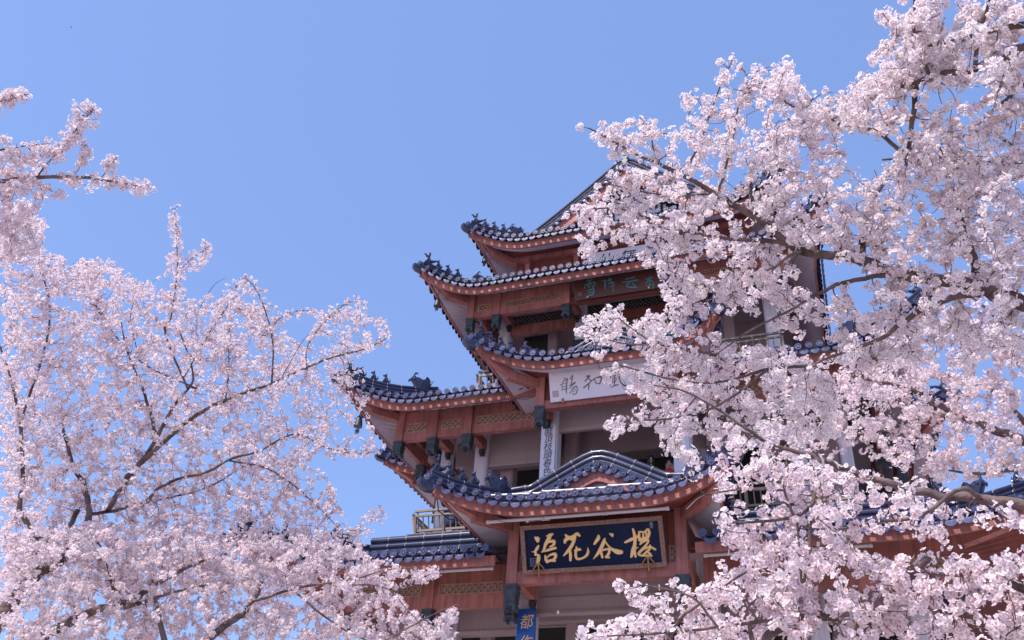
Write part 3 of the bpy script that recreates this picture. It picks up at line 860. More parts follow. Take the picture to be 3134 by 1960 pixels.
# attic under the top roof
part_box('attic_wall', 'red_dark', (-3.5, 3.5, 20.28, 20.4, 17.6, 18.95)); part_box('attic_wall', 'red_dark', (-3.5, -3.4, 20.4, 28.5, 17.6, 18.95), (3.4, 3.5, 20.4, 28.5, 17.6, 18.95))
part_box('eave_beam', 'red', (-3.62, 3.62, 20.14, 20.27, 18.93, 19.14), (-3.62, -3.5, 20.28, 28.6, 18.93, 19.14), (3.5, 3.62, 20.28, 28.6, 18.93, 19.14))
for x in (-3.1, -1.55, 1.55, 3.1):
    b = MB(); b.box(x - .07, x + .07, 20.10, 20.275, 18.45, 18.92); b.box(x - .10, x + .10, 19.98, 20.275, 18.78, 18.9); b.box(x - .06, x + .06, 20.04, 20.275, 18.36, 18.45)
    pb(b, 'bracket', M['red'])
part_box('ceiling', 'white', (-3.6, 3.6, 20.3, 28.5, 19.14, 19.17))

# side porch frames
for T in (T_left, T_right):
    for s in (-1, 1): hang_post(s * 1.6, 17.75, 12.22, 13.03, .21, .48, T)
    part_box('lower_beam', 'red', (-1.49, 1.49, 17.68, 17.85, 12.14, 12.36), T=T)
    part_box('upper_beam', 'red_dark', (-1.49, 1.49, 17.75, 17.83, 12.36, 13.0), T=T)


# balcony rails
def railing(a, b, z0, z1, lean, n, T=None):
    a, b = Vector(a), Vector(b); d = (b - a).normalized(); o = Vector((d.y, -d.x, 0))
    f = MB(); H = z1 - z0
    top = lambda t: a.lerp(b, t) + o * lean + Vector((0, 0, z1 - .03))
    mid = lambda t: a.lerp(b, t) + o * lean * .85 + Vector((0, 0, z1 - .15))
    bot = lambda t: a.lerp(b, t) + Vector((0, 0, z0 + .03))
    for fn, w in ((top, .055), (mid, .045), (bot, .05)): f.bar(fn(0), fn(1), w, w)
    for i in range(n + 1):
        t = (i + .5) / (n + 1)
        f.bar(bot(t), mid(t), .026, .026, up=d)
        if i % 4 == 0: f.bar(mid(t), top(t), .035, .035, up=d)
    for t in (0.004, .25, .5, .75, .996): f.bar(a.lerp(b, t) + Vector((0, 0, z0 - .08)), mid(t), .05, .05, up=d)
    pb(f, 'railing', M['rail'], None, T)
railing((-5.18, 19.05, 0), (-2.1, 19.05, 0), 9.86, 10.38, .14, 20)
railing((-5.18, 27, 0), (-5.18, 19.06, 0), 9.86, 10.38, .14, 40)
railing((-2.08, 18.75, 0), (2.08, 18.75, 0), 9.86, 10.38, .10, 26)
railing((2.1, 19.05, 0), (5.18, 19.05, 0), 9.86, 10.38, .14, 20)
railing((-4.1, 19.62, 0), (4.1, 19.62, 0), 14.22, 14.68, .10, 48)
railing((-4.1, 27, 0), (-4.1, 19.63, 0), 14.22, 14.68, .10, 40)
# ------------------------------------------------------------------ signs
def catmull(pts, n=6):
    """pts = list of equal-length tuples; returns a smooth resampling"""
    P = [np.array(p, float) for p in pts]
    if len(P) < 3:
        return [lerp(P[0], P[-1], i / n) for i in range(n + 1)]
    Q = [2 * P[0] - P[1]] + P + [2 * P[-1] - P[-2]]
    out = []
    for i in range(1, len(Q) - 2):
        for k in range(n):
            t = k / n
            out.append(.5 * ((2 * Q[i]) + (Q[i + 1] - Q[i - 1]) * t + (2 * Q[i - 1] - 5 * Q[i] + 4 * Q[i + 1] - Q[i + 2]) * t * t + (3 * Q[i] - Q[i - 1] - 3 * Q[i + 1] + Q[i + 2]) * t ** 3))
    out.append(P[-1])
    return out

class Board:
    """a flat board leaning forward: (u, v, n) -> place, and pixel of the photograph -> (u, v)"""
    def __init__(s, cx, y0, z0, y1, z1):
        s.o = np.array([cx, y0, z0]); d = np.array([0, y1 - y0, z1 - z0]); s.h = np.linalg.norm(d)
        s.ev = d / s.h; s.eu = np.array([1.0, 0, 0]); s.en = np.cross(s.eu, s.ev)
    def p(s, q): return tuple(s.o + s.eu * q[0] + s.ev * q[1] + s.en * q[2])
    def uv(s, px, py):
        w = on_plane(px, py, s.o, s.en) - s.o
        return np.array([w @ s.eu, w @ s.ev])

def brush(mb, pts, h, base=0.0):
    """one raised brush stroke; pts = (u, v, width)"""
    P = catmull(pts, 7)
    r0, r1 = P[0][2] / 2, P[-1][2] / 2
    d0 = P[0][:2] - P[1][:2]; d0 /= max(1e-9, np.linalg.norm(d0)); d1 = P[-1][:2] - P[-2][:2]; d1 /= max(1e-9, np.linalg.norm(d1))
    pre = [np.append(P[0][:2] + d0 * r0 * math.sin(a), 2 * r0 * math.cos(a)) for a in (1.45, 1.0, .5)]
    post = [np.append(P[-1][:2] + d1 * r1 * math.sin(a), 2 * r1 * math.cos(a)) for a in (.5, 1.0, 1.45)]
    P = pre + P + post
    v, f = [], []
    prof = ((-1, 0), (-.88, .75), (-.55, 1), (.55, 1), (.88, .75), (1, 0))
    k = len(prof)
    hh = h * random.uniform(.9, 1.1)
    for i, q in enumerate(P):
        t = P[min(i + 1, len(P) - 1)][:2] - P[max(i - 1, 0)][:2]
        t = t / max(1e-9, np.linalg.norm(t)); nrm = np.array([-t[1], t[0]])
        w = max(.001, q[2] / 2)
        for a, b in prof:
            c = q[:2] + nrm * a * w
            v.append((c[0], c[1], base + hh * b * min(1, w / .012)))
    for i in range(len(P) - 1):
        for j in range(k - 1): f.append((i * k + j, i * k + j + 1, (i + 1) * k + j + 1, (i + 1) * k + j))
    mb.add(v, f)

def letters(board, strokes, ox, oy, sc, h, base, wk=1.0):
    mb = MB()
    for st in strokes:
        pts = []
        for x, y, w in st:
            px, py = ox + x / sc, oy + y / sc
            a = board.uv(px, py); e = board.uv(px + 1, py); f_ = board.uv(px, py + 1)
            m = .5 * (np.linalg.norm(e - a) + np.linalg.norm(f_ - a))
            pts.append((a[0], a[1], w / sc * m * wk))
        brush(mb, pts, h, base)
    return mb.xf(board.p)

def text_mb(txt, size, shear=.0):
    """glyph outlines of the built-in font as a thin raised mesh, centred"""
    cu = bpy.data.curves.new('t', 'FONT'); cu.body = txt; cu.size = size; cu.align_x = 'CENTER'; cu.align_y = 'CENTER'; cu.extrude = size * .012; cu.shear = shear
    cu.resolution_u = 3
    o = bpy.data.objects.new('t', cu); COL.objects.link(o)
    dg = bpy.context.evaluated_depsgraph_get(); dg.update()
    me = bpy.data.meshes.new_from_object(o.evaluated_get(dg))
    mb = MB(); mb.add([tuple(v.co) for v in me.vertices], [tuple(p.vertices) for p in me.polygons])
    bpy.data.objects.remove(o); bpy.data.meshes.remove(me); bpy.data.curves.remove(cu)
    return mb

def wb(mb, name, m, parent, smooth=False, fix=True): return mb.build(name, m, parent, smooth, fix=fix)

def plaque(name, label, B, hw, m, fm=None, fw=.11, th=.05, group=None, cat='sign'):
    t = thing(name, label, cat, (B.o[0], B.o[1], B.o[2]), group)
    b = MB(); b.box(-hw, hw, 0, B.h, -.02, th * .5 if fm else th); b.xf(B.p)
    wb(b, 'board', M[m], t)
    if fm:
        f = MB()
        f.box(-hw - .002, hw + .002, -.002, fw, th * .5 - .01, th + .03); f.box(-hw - .002, hw + .002, B.h - fw, B.h + .002, th * .5 - .01, th + .03)
        f.box(-hw - .002, -hw + fw, fw, B.h - fw, th * .5 - .01, th + .027); f.box(hw - fw, hw + .002, fw, B.h - fw, th * .5 - .01, th + .027)
        f.xf(B.p); wb(f, 'frame', M[fm], t)
    return t

def seal(B, t, u0, v0, s, base, m):
    b = MB()
    for x0, x1, y0, y1 in ((0, 1, 0, .1), (0, 1, .9, 1), (0, .1, .1, .9), (.9, 1, .1, .9), (.2, .45, .2, .28), (.2, .28, .28, .8), (.38, .45, .36, .8), (.55, .8, .72, .8), (.63, .7, .2, .72), (.55, .63, .2, .28), (.55, .8, .45, .52), (.72, .8, .2, .4)):
        b.box(u0 + x0 * s, u0 + x1 * s, v0 + y0 * s, v0 + y1 * s, base, base + .006)
    b.xf(B.p); wb(b, 'seal', M[m], t)

B1 = Board(XC, 16.88, 7.83, 16.52, 8.72)
t = plaque('name_board', 'navy blue hanging sign board with four gold characters in a carved brown frame', B1, 1.47, 'navy', 'frame', fw=.085)
S1 = [[(215, 245, 40), (242, 265, 78), (250, 298, 45)], [(150, 470, 8), (198, 464, 25), (235, 420, 48), (260, 375, 30)], [(212, 455, 38), (215, 515, 40)], [(212, 515, 28), (262, 530, 45), (260, 590, 58), (250, 645, 45)],
 [(390, 218, 18), (440, 202, 48), (482, 185, 38)], [(450, 205, 55), (412, 285, 62), (375, 350, 52), (352, 425, 38), (318, 474, 18)], [(425, 308, 40), (505, 298, 48), (512, 340, 42), (478, 374, 32), (435, 388, 14)], [(310, 472, 14), (380, 452, 34), (460, 425, 45), (535, 408, 40)],
 [(372, 535, 30), (382, 590, 48), (402, 630, 46)], [(392, 568, 20), (450, 520, 32), (528, 506, 46), (532, 558, 46), (502, 590, 36)], [(400, 632, 40), (455, 608, 42), (520, 612, 44)],
 [(698, 197, 30), (732, 235, 58), (775, 243, 58), (830, 210, 40), (882, 180, 48), (918, 208, 40)], [(735, 248, 58), (695, 280, 55), (685, 318, 40)], [(768, 255, 36), (790, 278, 24), (838, 242, 36)], [(852, 190, 40), (842, 250, 45), (815, 330, 50), (770, 410, 55), (722, 470, 45), (662, 536, 16)], [(765, 430, 36), (775, 520, 45), (774, 602, 40)],
 [(870, 388, 22), (872, 450, 42)], [(838, 445, 18), (900, 430, 45), (934, 434, 34)], [(860, 450, 40), (862, 540, 40), (890, 584, 40), (960, 574, 34), (1030, 530, 40), (1058, 470, 40), (1052, 400, 8)],
 [(1225, 215, 38), (1222, 250, 55), (1188, 300, 48), (1160, 342, 34)], [(1398, 174, 12), (1440, 196, 52), (1448, 212, 38)], [(1325, 262, 32), (1310, 310, 56), (1270, 400, 58), (1220, 490, 50), (1145, 582, 14)], [(1332, 300, 22), (1390, 380, 30), (1450, 432, 46), (1530, 468, 78), (1590, 474, 62)],
 [(1270, 450, 32), (1350, 428, 34), (1425, 422, 35)], [(1265, 470, 40), (1287, 556, 38)], [(1402, 440, 40), (1388, 500, 42), (1350, 550, 40)], [(1345, 552, 36), (1395, 560, 34)],
 [(1655, 316, 34), (1740, 276, 50), (1830, 232, 45), (1885, 200, 28)], [(1780, 108, 36), (1800, 180, 46), (1812, 260, 52), (1805, 360, 56), (1785, 450, 76), (1752, 548, 36)], [(1800, 440, 50), (1822, 548, 34)], [(1808, 424, 30), (1862, 398, 12)],
 [(1880, 150, 30), (1875, 230, 44), (1892, 288, 40)], [(1878, 150, 34), (1920, 148, 28), (1962, 152, 34), (2020, 108, 40), (2040, 170, 44), (2018, 240, 46)], [(1942, 160, 28), (1946, 240, 34)], [(1890, 270, 58), (1960, 265, 60), (2012, 232, 50)], [(1990, 172, 38), (2002, 220, 28)],
 [(1895, 345, 30), (1930, 310, 42), (1990, 282, 42), (2030, 292, 30), (1990, 360, 36), (1930, 430, 45), (1875, 490, 42), (1892, 524, 34), (1990, 530, 40), (2070, 534, 32)], [(1940, 426, 36), (2000, 405, 36), (2060, 392, 34), (2136, 430, 36)], [(2052, 368, 30), (2050, 420, 36), (2000, 470, 36), (1950, 508, 28)], [(1990, 460, 24), (2050, 500, 36), (2074, 538, 34)]]
wb(letters(B1, S1, 1600, 1600, 5.257, .03, .024, 1.08), 'lettering', M['gold'], t, smooth=True)
seal(B1, t, -1.31, .15, .16, .026, 'seal_grey')
b = MB()
b.lathe((0, 0, 0), [(.045, 0), (.045, .006), (.001, .006)], 14)
b.v = [(p[0] * .8 + 1.24, p[1] * 1.6 + .80, p[2] + .026) for p in b.v]; b.xf(B1.p)
wb(b, 'oval_seal', M['seal_grey'], t)
for s in (-1, 1):
    b = MB(); u = s * 1.12
    b.box(u - .014, u + .014, -.06, .20, .078, .10)
    for q in (-1, 1):
        pts = [(u + q * .02, .20), (u + q * .05, .17), (u + q * .11, .10), (u + q * .12, .04), (u + q * .07, .02), (u + q * .05, .06), (u + q * .08, .075)]
        b.tube([(x, y, .095) for x, y in pts], .012, 6)
    b.xf(B1.p); wb(b, 'hook', M['brass'], t)

B2 = Board(XC, 17.64, 12.26, 17.40, 12.95)
t = plaque('verse_board', 'white hanging sign board with four brown brush characters under the middle porch roof', B2, 1.31, 'board_white', th=.04)
S2 = [[(450, 345, 18), (520, 345, 22), (512, 420, 20), (500, 560, 24), (508, 655, 14)], [(420, 430, 16), (455, 385, 18), (525, 365, 18)], [(378, 460, 14), (405, 470, 18), (430, 450, 14), (520, 420, 16)], [(405, 470, 14), (425, 545, 16)], [(395, 575, 14), (520, 545, 18)], [(425, 510, 12), (515, 490, 12)],
 [(575, 325, 14), (600, 350, 22)], [(595, 320, 18), (630, 270, 18), (625, 340, 18), (600, 440, 20)], [(605, 350, 12), (630, 330, 12)], [(560, 490, 18), (620, 450, 18), (690, 415, 22), (630, 470, 18), (560, 540, 14)], [(600, 440, 16), (610, 470, 16)], [(570, 640, 16), (640, 560, 18), (700, 490, 20), (725, 540, 20), (710, 630, 20), (660, 665, 18), (625, 640, 14)], [(600, 560, 12), (650, 500, 14)], [(640, 620, 12), (690, 560, 12)],
 [(925, 290, 34), (985, 285, 30), (945, 320, 30), (890, 395, 24)], [(965, 340, 26), (1010, 385, 20)], [(862, 525, 30), (960, 440, 26), (1020, 385, 22), (1090, 335, 18)], [(960, 440, 24), (965, 500, 24), (955, 560, 22)], [(1075, 335, 20), (1095, 400, 24), (1120, 445, 20)], [(1095, 330, 18), (1200, 302, 36), (1222, 340, 30), (1185, 450, 24)], [(1110, 440, 14), (1185, 430, 18)],
 [(1392, 270, 18), (1412, 340, 26), (1400, 490, 26)], [(1395, 265, 18), (1480, 220, 22), (1575, 165, 38), (1592, 240, 40), (1588, 330, 30), (1625, 420, 26), (1690, 480, 42), (1735, 490, 18)], [(1735, 490, 14), (1675, 370, 6)], [(1450, 290, 18), (1512, 275, 22)], [(1448, 350, 18), (1455, 425, 18)], [(1450, 345, 15), (1522, 325, 20), (1516, 400, 18)], [(1455, 415, 15), (1516, 395, 15)], [(1488, 285, 18), (1488, 490, 22)], [(1425, 525, 14), (1500, 480, 28), (1565, 465, 26)],
 [(1868, 285, 14), (1885, 345, 20)], [(1955, 215, 14), (1960, 320, 20), (1955, 420, 18)], [(1885, 285, 12), (2035, 265, 18), (2048, 315, 18)], [(1890, 345, 15), (2045, 320, 15)], [(1870, 400, 14), (2100, 340, 18)], [(1890, 450, 18), (1900, 490, 18)], [(1930, 450, 16), (1990, 500, 20), (2060, 450, 16)], [(1980, 430, 16), (2000, 460, 16)], [(2070, 400, 16), (2100, 440, 18)]]
wb(letters(B2, S2, 1660, 1110, 6.717, .008, .038), 'lettering', M['ink_brown'], t, smooth=True)
seal(B2, t, -1.24, .12, .14, .039, 'seal')
for u in (-1.0, 1.0):
    b = MB(); b.box(u - .03, u + .03, -.04, .06, .03, .06); b.xf(B2.p); wb(b, 'clip', M['brass'], t)

B3 = Board(XC, 19.08, 16.27, 18.86, 17.0)
t = plaque('verse_board', 'dark red brown hanging sign board with four teal characters high under the third roof', B3, 1.23, 'board_brown', th=.04)
S3 = [[(880, 320, 25), (1000, 290, 25)], [(860, 400, 25), (830, 490, 20)], [(860, 400, 20), (1060, 350, 25), (1075, 380, 30), (1020, 470, 25)], [(960, 300, 25), (940, 440, 25)], [(900, 430, 18), (960, 480, 18)], [(990, 400, 15), (1010, 440, 15)], [(910, 540, 25), (1040, 500, 30), (1050, 560, 30), (1020, 640, 35)], [(920, 590, 25), (1030, 570, 20)], [(910, 650, 30), (1020, 635, 35)],
 [(1240, 320, 20), (1340, 300, 22), (1300, 390, 20), (1330, 420, 20), (1290, 450, 20)], [(1300, 320, 20), (1310, 500, 22)], [(1400, 250, 20), (1380, 330, 18)], [(1380, 300, 15), (1450, 270, 20), (1400, 370, 18)], [(1400, 300, 15), (1510, 390, 20)], [(1380, 390, 15), (1520, 350, 18)], [(1420, 450, 18), (1540, 410, 18)], [(1480, 330, 18), (1490, 570, 20)]]
S3b = [[(735, 1062, 7), (800, 1047, 8)], [(712, 1085, 7), (820, 1068, 10)], [(765, 1080, 8), (742, 1112, 9), (805, 1122, 10)], [(785, 1095, 8), (812, 1122, 10)], [(880, 1060, 8), (930, 1050, 8)], [(905, 1040, 7), (905, 1110, 8)], [(900, 1065, 7), (875, 1095, 7)], [(908, 1065, 7), (935, 1090, 7)], [(885, 1110, 7), (930, 1100, 7), (925, 1130, 7)]]
mb = letters(B3, S3, 1680, 820, 7.56, .01, .038)
m2 = letters(B3, S3b, 1600, 400, 2.326, .01, .038); mb.add(m2.v, m2.f)
wb(mb, 'lettering', M['teal'], t, smooth=True)
seal(B3, t, -1.12, .12, .10, .039, 'seal')
for u in (-.85, .85):
    b = MB(); b.ball((u, .05, .05), .028, 8, 6); b.xf(B3.p); wb(b, 'brass_knob', M['gold'], t)

B4 = Board(XC, 20.12, 17.95, 19.98, 18.62)
t = plaque('verse_board', 'white hanging sign board with black characters half hidden under the top roof', B4, 1.15, 'board_white', th=.04)
mb = MB()
for u, ch in ((-.62, '仙'), (.05, '舞'), (.7, '花')):
    q = text_mb(ch, .50, .2); q.v = [(x + u, y + .33, z + .042) for x, y, z in q.v]; mb.add(q.v, q.f)
mb.xf(B4.p); wb(mb, 'lettering', M['ink'], t)

def couplet(name, label, x, y, z0, z1, w, m, txt, tm, size, pitch, top, group=None):
    t = thing(name, label, 'sign', (XC + x, y, z0), group)
    b = MB(); b.box(XC + x - w / 2, XC + x + w / 2, y - .03, y + .02, z0, z1); wb(b, 'board', M[m], t)
    if txt:
        mb = MB(); z = z1 - top
        for ch in txt:
            q = text_mb(ch, size, .16); q.v = [(XC + x + a * .92, y - .034 - c * .5, z + bb) for a, bb, c in q.v]; mb.add(q.v, q.f); z -= pitch
        wb(mb, 'lettering', M[tm], t)
    return t
couplet('couplet_board', 'tall white board with a column of black characters on the column behind the wavy ridge', -1.6, 18.43, 9.9, 12.09, .36, 'board_white', '庭頂枝頭春色撩', 'ink', .24, .218, .16)
couplet('couplet_board', 'tall white board on the second floor column behind the pink blossoms right of the porch', 1.6, 18.43, 9.9, 12.09, .36, 'board_white', '', 'ink', .2, .21, .1)
couplet('couplet_board', 'bright blue board with gold characters hanging below the left post of the name board', -1.9, 18.40, 5.0, 7.62, .42, 'blue', '都作', 'gold', .33, .44, .30)
t = couplet('couplet_board', 'bright blue board mostly hidden by blossoms below the right post of the name board', 1.9, 18.40, 5.0, 7.62, .42, 'blue', '', 'gold', .30, .40, .3)
Bb = Board(XC + 1.9, 18.37, 5.0, 18.37, 7.62)
mb = MB(); brush(mb, [(-.10, 2.35, .05), (-.11, 2.2, .06), (-.04, 2.08, .06), (.06, 2.10, .05), (.11, 2.2, .03)], .01, .0); mb.xf(Bb.p); wb(mb, 'lettering', M['gold'], t)
couplet('couplet_board', 'dark board on the left middle column of the third storey', -1.5, 20.36, 14.6, 15.86, .34, 'board_dark', '', 'ink', .2, .2, .1)
couplet('couplet_board', 'dark board on the right middle column of the third storey', 1.5, 20.36, 14.6, 15.86, .34, 'board_dark', '', 'ink', .2, .2, .1)

# ------------------------------------------------------------------ lamps, tubes, bells, cables
def tube_light(label, a, b, r, m, group):
    a = Vector((a[0] + XC, a[1], a[2])); b = Vector((b[0] + XC, b[1], b[2]))
    t = thing('light_tube', label, 'light tube', tuple(a), group)
    d = (b - a).normalized()
    q = MB(); q.tube([a, b], r, 8); wb(q, 'tube', M[m], t, True)
    q = MB(); q.tube([a - d * .03, a + d * .03], r * 1.25, 8); q.tube([b - d * .03, b + d * .03], r * 1.25, 8); wb(q, 'end_cap', M['tubeg'], t, True)
g1 = 'white light tubes along the roof edge over the name board'
for i, (x0, x1, l) in enumerate(((-1.98, -.86, 'white light tube on the tiles at the left end, beside the dragon ornament'), (-.80, .50, 'white light tube on the tiles under the small gable'), (.56, 1.80, 'white light tube on the tiles right of the small gable'))):
    tube_light(l, (x0, 15.90, 9.16 if i != 0 else 9.18), (x1, 15.90, 9.13), .022, 'tube', g1)
g2 = 'grey light tubes under the eaves'
for (a, b, l) in (((-2.05, 16.14, 8.70), (-.86, 16.14, 8.70), 'grey light tube under the left end of the eave over the name board'), ((-.83, 16.14, 8.70), (.4, 16.14, 8.70), 'grey light tube under the middle of the eave over the name board'), ((.43, 16.14, 8.70), (1.65, 16.14, 8.70), 'grey light tube under the right end of the eave over the name board'),
                  ((-4.55, 16.92, 8.02), (-3.30, 16.92, 8.02), 'grey light tube under the lowest left eave above the lattice, behind blossoms'), ((-3.27, 16.92, 8.02), (-2.2, 16.92, 8.02), 'grey light tube under the lowest left eave, next to the porch post'),
                  ((2.2, 16.92, 8.02), (3.6, 16.92, 8.02), 'grey light tube under the lowest right eave, next to the porch post'), ((3.63, 16.92, 8.02), (5.2, 16.92, 8.02), 'grey light tube under the lowest right eave far from the porch')):
    tube_light(l, a, b, .035, 'tubeg', g2)

def floodlight(label, x, y, z):
    t = thing('floodlight', label, 'floodlight', (XC + x, y, z), 'black floodlights under the beams')
    b = MB(); b.lathe((XC + x, y, z), [(.035, .02), (.06, 0), (.065, -.12), (.075, -.15), (.07, -.155), (.002, -.14)], 12, ax=(0, -.25, 1)); wb(b, 'lamp_head', M['iron'], t, True)
    b = MB(); b.box(XC + x - .08, XC + x + .08, y - .015, y + .015, z + .03, z + .06); b.box(XC + x - .085, XC + x - .07, y - .015, y + .015, z - .09, z + .03); b.box(XC + x + .07, XC + x + .085, y - .015, y + .015, z - .09, z + .03); wb(b, 'bracket', M['iron'], t)
for l, x, y, z in (('black floodlight above the blue board left of the porch', -1.75, 18.30, 7.74), ('black floodlight above the blue board right of the porch', 1.75, 18.30, 7.74), ('black floodlight above the white couplet board', -1.6, 18.32, 12.15),
                   ('black floodlight under the beam at the leftmost second floor column', -4.98, 20.0, 12.46), ('black floodlight under the beam at the second column from the left on the second floor', -3.99, 20.0, 12.46),
                   ('black floodlight under the beam at the left column of the third storey', -3.57, 20.2, 16.57), ('black floodlight above the dark board on the left middle column', -1.5, 20.2, 16.57)):
    floodlight(l, x, y, z)

def bell(label, P, f, s=-1, sc=1.0):
    post = Vector((s * (P['ix'] - .06), P['iy'] + .06, P['iz'] - .13)); tip = Vector((s * (P['tx'] - .1), P['ty'] + .13, P['tz'] - .22))
    p = post.lerp(tip, f); p = Vector((p.x + XC, p.y, p.z))
    z = min(P['iz'] - .32, p.z - .16)
    t = thing('wind_bell', label, 'bell', (p.x, p.y, z - .42 * sc), 'bells hanging under the roof corners')
    b = MB(); b.lathe((p.x, p.y, z - .34 * sc), [(.095 * sc, 0), (.088 * sc, .05 * sc), (.072 * sc, .16 * sc), (.055 * sc, .22 * sc), (.02 * sc, .25 * sc)], 14); wb(b, 'bell_body', M['iron'], t, True)
    b = MB(); b.tube([(p.x, p.y, z - .10 * sc), (p.x, p.y, p.z - .02)], .008, 6); b.tube([(p.x + .02 * math.cos(a), p.y, z - .08 * sc + .03 * math.sin(a)) for a in np.linspace(0, 6.28, 9)], .008, 5); wb(b, 'hanger', M['iron'], t)
    b = MB(); b.tube([(p.x, p.y, z - .30 * sc), (p.x, p.y, z - .40 * sc)], .006, 5); b.box(p.x - .05 * sc, p.x + .05 * sc, p.y - .004, p.y + .004, z - .50 * sc, z - .40 * sc); wb(b, 'clapper', M['iron'], t)
bell('dark wind bell under the left corner of the second floor roof, among blossoms', pD, .66, -1, 1.25)
bell('dark wind bell under the left corner of the third floor roof against the sky', pF, .66, -1, 1.0)
bell('dark wind bell under the left corner of the top roof', pG, .66, -1, .9)

def cable(label, pts, r=.008):
    b = MB(); b.tube([(x + XC, y, z) for x, y, z in pts], r, 5)
    tag(b.build('cable', M['iron'], None, True), label, 'cable', 'cables under the eaves')
def sag(x0, x1, y, z, n, amp):
    out = []
    for i in range(n * 4 + 1):
        x = lerp(x0, x1, i / (n * 4)); out.append((x, y, z - amp * (1 - math.cos(2 * math.pi * i / 4)) * random.uniform(.3, .6)))
    return out
cable('thin dark cable looped along the pale strip under the second floor eave', sag(-5.3, -1.9, 18.10, 12.77, 7, .05))
cable('thin dark cable looped along the pale strip under the third floor eave', sag(-3.9, 1.0, 18.43, 16.50, 9, .045))
cable('thin wire hanging from the tiles over the left end of the name board', [(-1.86, 15.72, 8.92), (-1.80, 15.78, 8.72), (-1.70, 15.9, 8.60), (-1.55, 16.2, 8.66)], .006)
cable('black cable loop under the left corner of the porch roof', [(-2.95, 15.5, 9.0), (-2.95, 15.62, 8.80), (-2.80, 15.85, 8.70), (-2.62, 16.05, 8.74)], .014)

